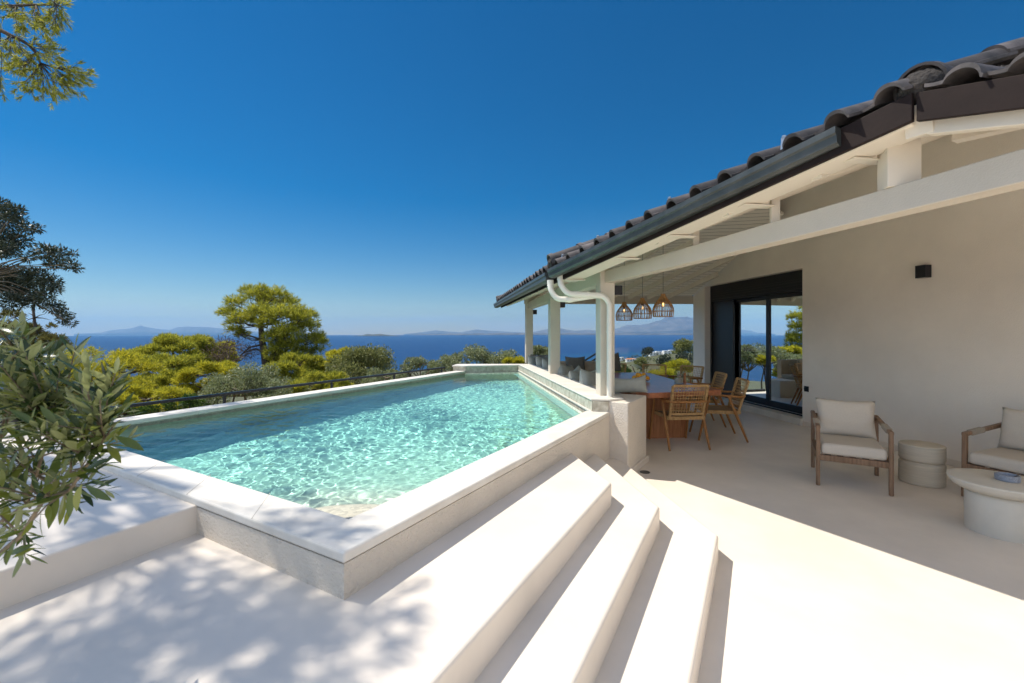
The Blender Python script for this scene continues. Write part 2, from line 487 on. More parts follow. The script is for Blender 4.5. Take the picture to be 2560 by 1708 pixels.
M['mosaic'] = m
vs, fs = gridmesh(0.08, floor_z, 0.10)
bm_ = MB().add(vs, fs)
basin = bm_.build('basin_floor', M['mosaic'], pool, smooth=True)
bw = MB()
for i in range(len(poly)):
    a, b2 = poly[i], poly[(i+1) % len(poly)]
    bw.add([(a.x,a.y,-0.95),(b2.x,b2.y,-0.95),(b2.x,b2.y,0.633),(a.x,a.y,0.633)], [(3,2,1,0)])
basinw = bw.build('basin_wall', M['mosaic'], pool)
# sunken ledge along the veranda side
lg = MB()
dR = (PFR-PR).normalized(); nR = Vector((-dR.y, dR.x))
lg.prism([P2(PR+nR*0.005), P2(PFR+nR*0.005), P2(PFR+nR*0.12), P2(PR+nR*0.12)], 0.45, 0.585)
lg.build('ledge', M['coping'], pool, bevel=0.01)

# water
def wave(x, y):
    h = 0
    for (dx, dy, k, a, ph) in WV:
        h += a*math.sin((dx*x+dy*y)*k+ph)
    return WATER + h
rnd = random.Random(4)
WV = []
for i in range(60):
    th = rnd.gauss(0.5, 1.0); lam = 0.050*(4.6**rnd.random())
    WV.append((math.cos(th), math.sin(th), 2*math.pi/lam, 0.00050*(lam/0.3)**1.35, rnd.uniform(0, 6.28)))
def wave_np(P):
    h = np.zeros(len(P))
    # slow drift of the phase so that the pattern never repeats
    wx = 0.05*np.sin(P[:,1]*2.3)+0.04*np.sin(P[:,0]*3.1+P[:,1]*1.7); wy = 0.05*np.sin(P[:,0]*2.7+1.0)+0.03*np.sin(P[:,1]*4.1)
    for (dx, dy, k, a, ph) in WV:
        h += a*np.sin((dx*(P[:,0]+wx)+dy*(P[:,1]+wy))*k+ph)
    patch = 0.85+0.35*np.sin(P[:,0]*1.1+P[:,1]*0.7)*np.sin(P[:,1]*0.9-P[:,0]*0.5+1)
    return h*patch + WATER
vs, fs = gridmesh(0.0098, lambda x, y: WATER, 0.06)
P = np.array(vs); P[:,2] = wave_np(P)
depth = [max(0.0, WATER - floor_z(p[0], p[1])) for p in P]
wm = bpy.data.meshes.new('water'); wm.from_pydata([tuple(p-np.array((-1.2,5.5,0))) for p in P], [], fs)
wm.polygons.foreach_set('use_smooth', [True]*len(wm.polygons))
at = wm.attributes.new('depth', 'FLOAT', 'POINT'); at.data.foreach_set('value', depth)
m, n, o = new_mat('pool_water')
ad = N(n, 'ShaderNodeAttribute', attribute_name='depth')
cc = N(n, 'ShaderNodeCombineColor')
for k, kk in enumerate((0.50, 0.028, 0.010)):     # absorption of a clear pool, per metre of depth, one crossing
    mu = N(n, 'ShaderNodeMath', operation='MULTIPLY'); mu.inputs[1].default_value = -kk; n.links.new(ad.outputs['Fac'], mu.inputs[0])
    ex = N(n, 'ShaderNodeMath', operation='EXPONENT'); n.links.new(mu.outputs[0], ex.inputs[0]); n.links.new(ex.outputs[0], cc.inputs[k])
rf = N(n, 'ShaderNodeBsdfRefraction'); rf.inputs['IOR'].default_value = 1.33; rf.inputs['Roughness'].default_value = 0.0
n.links.new(cc.outputs[0], rf.inputs['Color'])
gs = N(n, 'ShaderNodeBsdfGlossy', i_Roughness=0.0)
fr = N(n, 'ShaderNodeFresnel', i_IOR=1.33)
m2 = N(n, 'ShaderNodeMixShader'); n.links.new(fr.outputs[0], m2.inputs[0]); n.links.new(rf.outputs[0], m2.inputs[1]); n.links.new(gs.outputs[0], m2.inputs[2])
n.links.new(m2.outputs[0], o.inputs['Surface'])
M['water'] = m
wm.materials.append(m)
wt = bpy.data.objects.new('water', wm); COL.objects.link(wt); wt.parent = pool
sl.cycles.is_caustics_light = True
wt.cycles.is_caustics_caster = True
for ob in pool.children:
    if ob.name.startswith('basin') or ob.name.startswith('ledge'):
        ob.cycles.is_caustics_receiver = True

# ------------------------------------------------------------------ low wall between pool and veranda
A0 = Vector((0.897, 4.82)); A1 = Vector((0.16, 10.15))
lw = thing('garden_wall', 'low cream wall with limestone cladding between pool and veranda, carrying the posts', 'wall', (1.0, 5.0, 0))
b = MB()
b.prism([(0.915,4.835),(0.18,10.16),(0.62,10.22),(1.37,5.40),(1.62,5.24),(1.245,4.66),(1.062,4.80)], -0.05, 0.795)
b.build('wall_body', M['stucco'], lw, bevel=0.012, seg=3)
b = MB()
dA = (A1-A0).normalized(); nA = Vector((dA.y, -dA.x))
b.prism([P2(A0 - nA*0.012), P2(A1 - nA*0.012), P2(A1 + nA*0.03), P2(A0 + nA*0.03)], 0.10, 0.793)
b.prism([(0.893,4.80),(1.060,4.782),(1.064,4.81),(0.897,4.83)], 0.60, 0.792)
b.build('stone_cladding', M['veneer'], lw)
b = MB()
b.prism([P2(A0 - nA*0.022), P2(A1 - nA*0.022), P2(A1 + nA*0.33), P2(A0 + nA*0.36), (1.075, 4.78)], 0.797, 0.818)
b.build('wall_top', M['coping'], lw, bevel=0.006)
b = MB()
b.prism([P2(A0 - nA*0.028), P2(A1 - nA*0.028), P2(A1 - nA*0.0), P2(A0 - nA*0.0)], 0.665, 0.682)
b.build('stone_lip', M['coping'], lw)
b = MB()
b.prism([(1.255,4.635),(1.65,5.235),(1.62,5.26),(1.24,4.67)], 0.0, 0.075)
b.build('skirting', M['floor'], lw, bevel=0.006)

# drain cover
b = MB(); c = FP(1612, 1181, 0.0)
b.lathe([(0.055,0.0),(0.055,0.004),(0.048,0.005),(0.0,0.005)], (c.x, c.y, 0.001), 24)
tag(b.build('drain_cover', M['gutter'], smooth=False), 'small round grey drain cover set in the terrace floor by the wall end', 'drain')

# railing beyond the far coping
rl = thing('railing', 'low black metal handrail running outside the far pool edge', 'railing', (-2.6, 7.0, 0))
r0 = Vector((-4.75, 3.55)) ; d_ = (PFL-PL).normalized()
ra = PL + nfar*0.62 - d_*0.35; rb = PL + nfar*0.52 + d_*6.62
b = MB()
b.bar((ra.x,ra.y,0.745),(rb.x,rb.y,0.745), 0.05, 0.035)
b.build('handrail', M['rail'], rl, bevel=0.006)
for t in (0.035, 0.075, 0.30, 0.545, 0.76, 0.985):
    p = ra.lerp(rb, t)
    bb = MB(); bb.box((p.x,p.y,0.26),(0.028,0.028,0.94), math.atan2(d_.y,d_.x)); bb.build('rail_post', M['rail'], rl)
b = MB(); p0, p1 = PL + nfar*0.27 - d_*0.5, PL + nfar*0.27 + d_*6.65
q0, q1 = PL + nfar*0.85 - d_*0.5, PL + nfar*0.85 + d_*6.65
b.prism([P2(p0),P2(p1),P2(q1),P2(q0)], -3.0, -0.2)
b.build('rail_base', M['stucco'], rl)
# ------------------------------------------------------------------ house (local axes: X into the house, Y along the wall away from camera)
HA = R(7.01)
def HW(x, y, z=0):
    return Vector((5.75 + x*math.cos(HA) - y*math.sin(HA), x*math.sin(HA) + y*math.cos(HA), z))
def hpoly(pts): return [tuple(HW(x, y))[:2] for x, y in pts]
house = thing('house', 'cream rendered house wall with a wide black sliding door behind the veranda', 'house', (5.75, 0, 0))
YA, YB, YE = 7.325, 10.235, 10.73     # door opening and far corner along the wall
ZB, ZT = 0.115, 2.63
b = MB()
TH = 0.34
def RU(x, y): return min(5.2, 2.27 + 0.385*((x-0.466)*0.9889 + (y-5.07)*0.1486) - 0.06)
b.prism(hpoly([(0,-7),(TH,-7),(TH,YA),(0,YA)]), -0.05, RU)
b.prism(hpoly([(0,YB),(TH,YB),(TH,YE),(0,YE)]), -0.05, RU)
b.prism(hpoly([(0,YA),(TH,YA),(TH,YB),(0,YB)]), ZT, RU)
b.prism(hpoly([(0.002,YA),(TH,YA),(TH,YB),(0.002,YB)]), -0.05, ZB-0.012)
b.prism(hpoly([(TH,YE-0.3),(6,YE-0.3),(6,YE),(TH,YE)]), -0.05, RU)
b.build('wall', M['wall'], house)
b = MB()
b.prism(hpoly([(-0.012,-7),(0.01,-7),(0.01,YA-0.02),(-0.012,YA-0.02)]), 0.0, 0.075)
b.prism(hpoly([(-0.012,YB+0.02),(0.01,YB+0.02),(0.01,YE),(-0.012,YE)]), 0.0, 0.075)
b.build('skirting', M['floor'], house, bevel=0.004)
b = MB()
b.prism(hpoly([(-0.06,YA-0.02),(0.30,YA-0.02),(0.30,YB+0.02),(-0.06,YB+0.02)]), 0.0, ZB)
b.build('threshold', M['coping'], house, bevel=0.008)
# dark room behind the glass
b = MB()
b.prism(hpoly([(TH+0.02,YA-2.0),(TH+4.5,YA-2.0),(TH+4.5,YE-0.32),(TH+0.02,YE-0.32)]), 0.02, ZB-0.02)
b.build('room_floor', M['floor'], house)
b = MB()
b.prism(hpoly([(TH+4.5,YA-2.0),(TH+4.6,YA-2.0),(TH+4.6,YE-0.32),(TH+4.5,YE-0.32)]), 0.0, 3.0)
b.prism(hpoly([(TH+0.02,YA-2.1),(TH+4.6,YA-2.1),(TH+4.6,YA-2.0),(TH+0.02,YA-2.0)]), 0.0, 3.0)
b.prism(hpoly([(TH+0.02,YA-2.1),(TH+4.6,YA-2.1),(TH+4.6,YE-0.31),(TH+0.02,YE-0.31)]), 3.0, 3.1)
b.build('room_wall', M['wall'], house)
# interior hints seen through the pane: a sofa block and curtain
b = MB(); b.prism(hpoly([(2.6,YA-0.6),(3.4,YA-0.6),(3.4,YA+1.6),(2.6,YA+1.6)]), 0.1, 0.52); b.prism(hpoly([(3.1,YA-0.6),(3.4,YA-0.6),(3.4,YA+1.6),(3.1,YA+1.6)]), 0.52, 0.95)
b.build('indoor_sofa', M['linen'], house, bevel=0.05, seg=3)
# sliding door
m, n, o = new_mat('door_glass')
gl = N(n, 'ShaderNodeBsdfGlossy', i_Roughness=0.0); gl.inputs['Color'].default_value = (0.9,0.95,0.95,1)
tr = N(n, 'ShaderNodeBsdfTransparent'); tr.inputs[0].default_value = (0.34,0.38,0.37,1)
fr = N(n, 'ShaderNodeFresnel', i_IOR=1.5)
ma = N(n, 'ShaderNodeMath', operation='MULTIPLY_ADD'); ma.inputs[1].default_value = 1.0; ma.inputs[2].default_value = 0.30
n.links.new(fr.outputs[0], ma.inputs[0])
mx = N(n, 'ShaderNodeMixShader'); n.links.new(ma.outputs[0], mx.inputs[0]); n.links.new(tr.outputs[0], mx.inputs[1]); n.links.new(gl.outputs[0], mx.inputs[2])
n.links.new(mx.outputs[0], o.inputs[0]); M['doorglass'] = m
door = bpy.data.objects.new('sliding_door', None); COL.objects.link(door); door.parent = house; door.empty_display_size = 0.1
X0 = 0.14
b = MB()
b.prism(hpoly([(X0,YB-0.07),(X0+0.16,YB-0.07),(X0+0.16,YB-0.001),(X0,YB-0.001)]), ZB, ZT-0.001)
b.prism(hpoly([(X0,YA+0.001),(X0+0.16,YA+0.001),(X0+0.16,YA+0.035),(X0,YA+0.035)]), ZB, ZT-0.001)
b.prism(hpoly([(X0,YA+0.036),(X0+0.16,YA+0.036),(X0+0.16,YB-0.072),(X0,YB-0.072)]), 2.265, 2.315)
b.prism(hpoly([(X0,YA+0.036),(X0+0.16,YA+0.036),(X0+0.16,YB-0.072),(X0,YB-0.072)]), ZB+0.001, ZB+0.028)
b.build('frame', M['black'], door)
b = MB()
b.prism(hpoly([(X0-0.012,YA+0.036),(X0+0.15,YA+0.036),(X0+0.15,YB-0.072),(X0-0.012,YB-0.072)]), 2.316, ZT-0.002)
for k in range(3):
    b.prism(hpoly([(X0-0.020,YA+0.036),(X0-0.011,YA+0.036),(X0-0.011,YB-0.072),(X0-0.020,YB-0.072)]), 2.335+k*0.05, 2.375+k*0.05)
b.build('shutter_box', M['black'], door, bevel=0.004)
def leaf_panel(ya, yb, x):
    p = MB(); r = 0.085
    p.prism(hpoly([(x,ya),(x+0.05,ya),(x+0.05,ya+r),(x,ya+r)]), ZB+0.03, 2.262)
    p.prism(hpoly([(x,yb-r),(x+0.05,yb-r),(x+0.05,yb),(x,yb)]), ZB+0.03, 2.262)
    p.prism(hpoly([(x+0.001,ya+r),(x+0.049,ya+r),(x+0.049,yb-r),(x+0.001,yb-r)]), ZB+0.03, ZB+0.15)
    p.prism(hpoly([(x+0.001,ya+r),(x+0.049,ya+r),(x+0.049,yb-r),(x+0.001,yb-r)]), 2.19, 2.262)
    p.build('door_leaf', M['black'], door, bevel=0.003)
    g = MB()
    g.add([HW(x+0.025,ya+r,ZB+0.15),HW(x+0.025,yb-r,ZB+0.15),HW(x+0.025,yb-r,2.19),HW(x+0.025,ya+r,2.19)], [(0,1,2,3)])
    g.build('pane', M['doorglass'], door)
leaf_panel(YA+0.036, 8.42, X0+0.03)
leaf_panel(8.34, 9.60, X0+0.09)
b = MB(); b.prism(hpoly([(X0+0.02,9.42),(X0+0.07,9.42),(X0+0.07,YB-0.08),(X0+0.02,YB-0.08)]), ZB+0.03, 2.262)
b.build('shutter_guide', M['black'], door, bevel=0.004)
b = MB(); b.prism(hpoly([(X0-0.01,YA+0.04),(X0+0.015,YA+0.04),(X0+0.015,YB-0.08),(X0-0.01,YB-0.08)]), ZB+0.029, ZB+0.036)
b.build('track', M['galv'], door)

# wall lamp and socket
def cube_lamp(c, rz, label, sx=0.085, sz=0.16):
    r = thing('wall_lamp', label, 'lamp', c, 'black cube wall lamps')
    q = MB(); q.box(c, (0.09, sx, sz), rz); q.build('lamp_body', M['black'], r, bevel=0.004)
    q = MB(); q.box((c[0]+0.05*math.cos(rz), c[1]+0.05*math.sin(rz), c[2]), (0.012, sx*0.7, sz*0.6), rz); q.build('mounting_plate', M['black'], r)
    q = MB(); q.box((c[0], c[1], c[2]-sz/2-0.001), (0.05, sx*0.55, 0.006), rz); q.build('diffuser', M['linen'], r)
    return r
u = (2316-CX)/F; yy = 5.75/(u+0.1229)
cube_lamp((u*yy-0.045, yy-0.006, 2.30), HA, 'black box wall lamp high on the bare house wall at the right', 0.12, 0.155)
u = (2017-CX)/F; yy = 5.75/(u+0.1229)
sk = thing('wall_socket', 'small black square socket low on the house wall beside the sliding door', 'socket', (u*yy, yy, 0.62))
q = MB(); q.box((u*yy-0.006, yy, 0.622), (0.012, 0.09, 0.09), HA); q.build('cover', M['black'], sk, bevel=0.003)
q = MB(); q.box((u*yy-0.022, yy+0.012, 0.622), (0.02, 0.03, 0.03), HA); q.build('plug', M['black'], sk, bevel=0.004)

# ------------------------------------------------------------------ veranda
C1 = Vector((0.466, 5.07, 2.27)); C2 = Vector((1.984, 2.15, 2.735)); C3 = Vector((-0.36, 10.57, 2.27))
E2 = Vector((-0.1486, 0.9889, 0)); N2 = Vector((0.9889, 0.1486, 0)); SL = 0.385
def HR(x, y): return 2.27 + SL*((x-C1.x)*N2.x + (y-C1.y)*N2.y)
AX = Vector((N2.x, N2.y, SL)).normalized()
ver = thing('veranda', 'open veranda with cream posts and a dark tiled roof over the dining terrace', 'veranda', (1.05, 5.1, 0))
def sub(name, parent):
    e = bpy.data.objects.new(name, None); COL.objects.link(e); e.parent = parent; e.empty_display_size = 0.1
    return e
roof = sub('roof', ver)

# tiles: columns start along an edge and run up the slope
def tile_cols(mb, P0, P1, n, axis, ln, over=0.015, gap0=0, lift=0.0):
    e = (P1-P0); axis = axis.normalized()
    wv = e/n; wv = wv - axis*wv.dot(axis); mw = wv.length; wv.normalize()
    nr = wv.cross(axis); nr = nr if nr.z > 0 else -nr
    # S profile, unit width
    prof = []
    for k in range(5): prof.append((-0.52 + 0.36*k/4, 0.014*math.sin(math.pi*k/4)*-1))
    for k in range(1, 14):
        t = math.pi*k/14
        prof.append((0.165 - 0.325*math.cos(t), 0.255*math.sin(t)**1.15))
    prof.append((0.5, 0.0)); prof.append((0.54, -0.015))
    rr = random.Random(n)
    for k in range(n):
        base = P0 + e*((k+0.5)/n) - axis*over
        c = 0; L = 0.36
        while c*L < ln:
            s0, s1 = c*L - (0.05 if c else 0), (c+1)*L
            j = rr.uniform(-0.008, 0.008); jz = rr.uniform(-0.003, 0.003)
            vs = []
            for (s, up) in ((s0+j, 0.020), (s1+j, 0.0)):
                for (a, h) in prof:
                    vs.append(base + axis*s + wv*(a*mw) + nr*(h*mw + up + lift + jz))
                for (a, h) in reversed(prof):
                    vs.append(base + axis*s + wv*(a*mw*0.985) + nr*(h*mw*0.93 + up + lift + jz - 0.016))
            m_ = 2*len(prof)
            fs = [tuple(range(m_-1,-1,-1)), tuple(range(m_, 2*m_))]
            # split end caps into quads for clean shading
            fs = []
            h_ = len(prof)
            for q in range(h_-1):
                fs.append((q, q+1, m_-2-q, m_-1-q)); fs.append((m_+q+1, m_+q, 2*m_-1-q, 2*m_-2-q))
            for q in range(m_):
                q2 = (q+1) % m_
                fs.append((q2, q, m_+q, m_+q2))
            mb.add(vs, fs)
            c += 1
tl = MB()
tile_cols(tl, C1 + Vector((0,0,0.03)), C2 + Vector((0,0,0.03)), 14, AX, 4.4)
tile_cols(tl, C3 + Vector((0,0,0.03)), C1 + Vector((0,0,0.03)), 25, AX, 2.4)
E4 = C2 + Vector((0.62, -1.35, -0.42))
AX3 = Vector((0.93, 0.25, 0.12)).normalized()
tile_cols(tl, C2 + Vector((0.02,-0.04,0.0)), E4, 7, AX3, 2.6, lift=0.004)
tl.build('roof_tiles', M['tile'], roof, smooth=True, angle=40)
# ridge capping from the corner inland and at the far corner
def caps(name, p, axis, n, r=0.115, L=0.38, droop=0.0):
    q = MB()
    axis = axis.normalized()
    side = axis.cross(Vector((0,0,1))).normalized(); up = side.cross(axis)
    for k in range(n):
        a = p + axis*(k*L); vs = []
        for (s, rr_) in ((0.0, r*1.10), (0.05, r*1.12), (0.055, r), (L+0.05, r*0.93)):
            for t in range(13):
                th = math.pi*(t/12*1.16-0.08)
                vs.append(a + axis*s + side*math.cos(th)*rr_ + up*math.sin(th)*rr_)
            for t in range(12,-1,-1):
                th = math.pi*(t/12*1.16-0.08)
                vs.append(a + axis*s + side*math.cos(th)*(rr_-0.014) + up*math.sin(th)*(rr_-0.014))
        fs = []
        for s in range(3):
            for t in range(26):
                t2 = (t+1) % 26
                fs.append((s*26+t, s*26+t2, (s+1)*26+t2, (s+1)*26+t))
        for t in range(12):
            fs.append((t+1, t, 25-t, 24-t)); fs.append((78+t, 79+t, 78+24-t, 78+25-t))
        q.add(vs, fs)
    return q.build(name, M['tile'], roof, smooth=True, angle=40)
RD = Vector((0.887, 0.461, 0.27))
caps('ridge_cap', C2 + Vector((0.06,0.03,0.050)), RD, 7, r=0.098)
caps('ridge_cap', C1 + Vector((-0.02,0.02,0.10)), AX, 8, r=0.09)
caps('ridge_cap', C3 + Vector((0.0,-0.02,0.08)), AX, 5, r=0.08)
def mortar(p, axis, ln, wd, seed, ht=0.07):
    q = MB(); rr = random.Random(seed); axis = axis.normalized()
    side = axis.cross(Vector((0,0,1))).normalized(); up = side.cross(axis)
    nx, ny = 26, 14; vs = []; fs = []
    for i in range(nx+1):
        for j in range(ny+1):
            a = i/nx; c = j/ny*2-1
            e = max(0, 1-abs(c)**2.5) * (1 - max(0, (abs(a-0.5)*2))**6)
            pp = p + axis*(a*ln) + side*(c*wd*(0.8+0.3*mnoise.noise(Vector((a*6,c*3,seed)))))
            h = ht*e*(1+1.0*mnoise.noise(Vector((a*14, c*7, seed+3)))+0.6*mnoise.noise(Vector((a*40, c*20, seed)))) - 0.02
            vs.append(pp + up*h)
    for i in range(nx):
        for j in range(ny):
            k = i*(ny+1)+j
            fs.append((k, k+1, k+ny+2, k+ny+1))
    q.add(vs, fs)
    return q.build('mortar', M['mortar'], roof, smooth=True)
def plug(p, axis, r, ln, seed):
    bm_ = bmesh.new(); bmesh.ops.create_icosphere(bm_, subdivisions=5, radius=1.0)
    axis = axis.normalized(); side = axis.cross(Vector((0,0,1))).normalized(); up = side.cross(axis); vs = []
    for v in bm_.verts:
        c = v.co; k = 1 + 0.10*mnoise.noise(c*2.2+Vector((seed,0,0))) + 0.07*mnoise.noise(c*7+Vector((seed,0,0))) + 0.035*mnoise.noise(c*19)
        vs.append(p + axis*(c.x*ln*k) + side*(c.y*r*k) + up*(c.z*r*0.92*k))
    bm_.verts.index_update(); fs = [tuple(v.index for v in f.verts) for f in bm_.faces]; bm_.free()
    return MB().add(vs, fs).build('mortar', M['mortar'], roof, smooth=True)
plug(C2 + Vector((0.10,0.05,0.050)), RD, 0.100, 0.125, 1)
plug(C1 + Vector((0.03,0.02,0.10)), AX, 0.085, 0.07, 4)
mortar(C2 + Vector((0.30,0.02,0.085)), RD, 0.9, 0.17, 5, 0.045)

# boarded roof deck (underside painted white), main slope and far hip
m, n, o = new_mat('white_ceiling_boards')
b_ = N(n, 'ShaderNodeBsdfPrincipled'); b_.inputs['Roughness'].default_value = 0.6
tc = N(n, 'ShaderNodeTexCoord'); sp = N(n, 'ShaderNodeSeparateXYZ'); n.links.new(tc.outputs['Object'], sp.inputs[0])
mu = N(n, 'ShaderNodeMath', operation='MULTIPLY'); mu.inputs[1].default_value = 1/0.11
n.links.new(sp.outputs[1], mu.inputs[0])
fr_ = N(n, 'ShaderNodeMath', operation='FRACT'); n.links.new(mu.outputs[0], fr_.inputs[0])
cmp = N(n, 'ShaderNodeMath', operation='LESS_THAN'); cmp.inputs[1].default_value = 0.10; n.links.new(fr_.outputs[0], cmp.inputs[0])
mc = N(n, 'ShaderNodeMix', data_type='RGBA'); mc.inputs[6].default_value = (0.84,0.79,0.70,1); mc.inputs[7].default_value = (0.30,0.28,0.24,1)
n.links.new(cmp.outputs[0], mc.inputs[0]); n.links.new(mc.outputs[2], b_.inputs['Base Color']); n.links.new(b_.outputs[0], o.inputs[0])
M['boards'] = m
def inl(p, t, dz=0.0):  # inward from edge point along the slope, plan distance t
    q = Vector(p) + N2*t; return (q.x, q.y)
IN = 0.16
a1 = C1 + N2*IN + E2*0.0; a3 = C3 + N2*IN; a2 = C2 + N2*0.07 + E2*0.04
dk = MB()
far_end = C3 + N2*4.9 + E2*0.35
dk.prism([P2(a1), P2(a2), P2(a2 + N2*3.9), P2(far_end), P2(C3 + N2*IN + E2*0.35)], lambda x, y: HR(x, y) - 0.055, lambda x, y: HR(x, y) - 0.02)
dk.build('deck', M['boards'], roof)
dk3 = MB()
nn3 = AX3
pts = [C2 + Vector((0.1,0.0,0)), E4 + Vector((0.06,0,0)), E4 + AX3*2.6, C2 + RD.normalized()*2.8]
dk3.add([p - Vector((0,0,0.13)) for p in pts] + [p - Vector((0,0,0.10)) for p in pts], [(3,2,1,0),(4,5,6,7),(0,1,5,4),(1,2,6,5),(2,3,7,6),(3,0,4,7)])
dk3.build('deck', M['white'], roof)
hp = MB()
YF = 10.66
def HH(x, y): return 2.44 + SL*(YF - y)
hp.prism([(0.62,YF-0.02),(4.40,YF-0.02),(4.75,7.6),(4.2,7.2)], lambda x, y: min(HH(x,y), HR(x,y)-0.10), lambda x, y: min(HH(x,y), HR(x,y)-0.10)+0.03)
hp.build('hip_deck', M['boards'], roof)
for k in range(9):
    x0 = 0.55 + k*0.46
    p0 = Vector((x0, YF-0.05, HH(0, YF-0.05)-0.05)); dv = Vector((1, -1.5, SL*1.5))
    ln = min(1.6, (4.5-x0))
    if ln < 0.3: continue
    q = MB(); q.bar(p0, p0 + dv*ln, 0.065, 0.10); q.build('rafter', M['white'], roof)
# rafters under the main slope
for s in [-2.55,-1.95,-1.3,-0.7,-0.1,0.45,1.05,1.65,2.25,2.85,3.45,4.05,4.65,5.2]:
    t0 = (max(0, -s)*0.3428) + 0.17
    t1 = 4.55 if s < 0.5 else 1.3
    a = C1 + E2*s + N2*t0; c = C1 + E2*s + N2*t1
    a.z = HR(a.x, a.y) - 0.115; c.z = HR(c.x, c.y) - 0.115
    q = MB(); q.bar(a, c, 0.075, 0.115); q.build('rafter', M['white'], roof)
# fascia, edge rafter, gutters
def off2(p, d): return Vector((p.x, p.y, 0)) + d
NRK = Vector((0.887, 0.461, 0))
fA = C1 + NRK*0.10; fB = C2.copy()
q = MB(); q.vbar(fA, fB, 0.028, C1.z-0.115, C1.z+0.02, C2.z-0.14, C2.z+0.0); 
q.vbar(C1 + N2*0.10 + E2*0.0, C3 + N2*0.10, 0.028, C1.z-0.115, C1.z+0.02)
q.vbar(C2 + Vector((0.016,-0.006,0)), E4, 0.028, C2.z-0.145, C2.z-0.004, E4.z-0.145, E4.z-0.004)
q.build('fascia', M['fascia'], roof, bevel=0.003)
q = MB(); q.vbar(fA + NRK*0.122, fB + NRK*0.122 - (C2-C1).normalized()*0.01, 0.21, C1.z-0.118, C1.z-0.06, C2.z-0.145, C2.z-0.08)
q.vbar(C2 + Vector((0.10,0.02,0)), E4 + Vector((0.09,0.02,0)), 0.06, C2.z-0.20, C2.z-0.06, E4.z-0.20, E4.z-0.06)
q.build('edge_rafter', M['white'], roof, bevel=0.004)
# soffit boards at the corner and two long purlins seen under the near slope
for k, (dx, dz) in enumerate(((0.34,-0.12),(0.72,0.03),(1.10,0.18))):
    a = C2 + Vector((dx, dx*0.52-0.05, dz)); q = MB(); q.bar(a, a + Vector((1.0,-2.0,-0.20)), 0.07, 0.13); q.build('purlin', M['white'], roof)
q = MB(); q.bar(C2 + Vector((0.04,0.02,-0.125)), C2 + Vector((0.04,0.02,-0.125)) + RD.normalized()*3.0, 0.11, 0.15); q.build('ridge_beam', M['white'], roof, bevel=0.004)
# light rafter tails crossing the underside of the rake
for px in (2095, 1826, 1646, 1516, 1391):
    u_ = (px-CX)/F; k_ = (u_*C1.y - C1.x)/((C2.x-C1.x) - u_*(C2.y-C1.y)); p = C1.lerp(C2, k_)
    a = p + NRK*0.115; c = p + NRK*0.115 + N2*0.24; zb = C1.z-0.121 + (C2.z-C1.z-0.027)*k_
    a.z = zb; c.z = zb - 0.018*0
    q = MB(); q.bar(a, c, 0.075, 0.010); q.build('rafter_tail', M['white'], roof, bevel=0.003)
GP = [(0.0,0.0),(0.0,-0.035),(0.012,-0.045),(0.018,-0.085),(0.045,-0.10),(0.105,-0.10),(0.105,-0.02),(0.100,-0.02),(0.100,-0.094),(0.047,-0.094),(0.024,-0.081),(0.018,-0.042),(0.006,-0.032),(0.006,0.0)]
def gutter(a, c, inn):
    q = MB(); vs = []
    inn = Vector((inn.x, inn.y, 0)).normalized()
    for p in (a, c):
        for (u_, z_) in GP: vs.append(p + inn*u_ + Vector((0,0,z_)))
    m_ = len(GP); fs = [(i, (i+1) % m_, m_+(i+1) % m_, m_+i) for i in range(m_)]
    q.add(vs, fs)
    for p in (a, c):   # end caps
        pts = [p + inn*u_ + Vector((0,0,z_)) for (u_, z_) in ((0,0),(0,-0.035),(0.012,-0.045),(0.018,-0.085),(0.045,-0.10),(0.105,-0.10),(0.105,-0.005))]
        q.add(pts, [tuple(range(7))])
    return q
g1 = C1.lerp(C2, 0.905)
gutter(C1 - NRK*0.065 + Vector((0,0,0.015)), g1 - NRK*0.065 + Vector((0,0,0.0)), NRK).build('gutter', M['gutter'], roof, smooth=False)
gutter(C1 - N2*0.065 + E2*0.10 + Vector((0,0,-0.005)), C3 - N2*0.065 + E2*0.25 + Vector((0,0,-0.005)), N2).build('gutter', M['gutter'], roof, smooth=False)
# tile clips
for t in (0.80, 0.52, 0.24, 0.05):
    q = MB(); p = C1.lerp(C2, t) + Vector((0.02,0.0,0.10))
    q.bar(p + Vector((0,0,-0.04)), p + Vector((0.005,0,0.035)), 0.022, 0.006, up=(0.9,0.4,0)); q.bar(p + Vector((0,0,0.03)), p + Vector((0.07,0.03,0.05)), 0.02, 0.006)
    q.lathe([(0.0,0),(0.012,0.002),(0.012,0.012),(0,0.014)], p + Vector((0.012,0.004,0.036)), 8); q.build('tile_clip', M['galv'], roof)
for t in (0.1,0.25,0.42,0.6,0.78,0.93):
    q = MB(); p = C1.lerp(C3, t) + Vector((0.01,0,0.08)); q.bar(p + Vector((0,0,-0.03)), p + Vector((0.005,0,0.035)), 0.02, 0.006, up=(0.9,0.2,0)); q.build('tile_clip', M['galv'], roof)

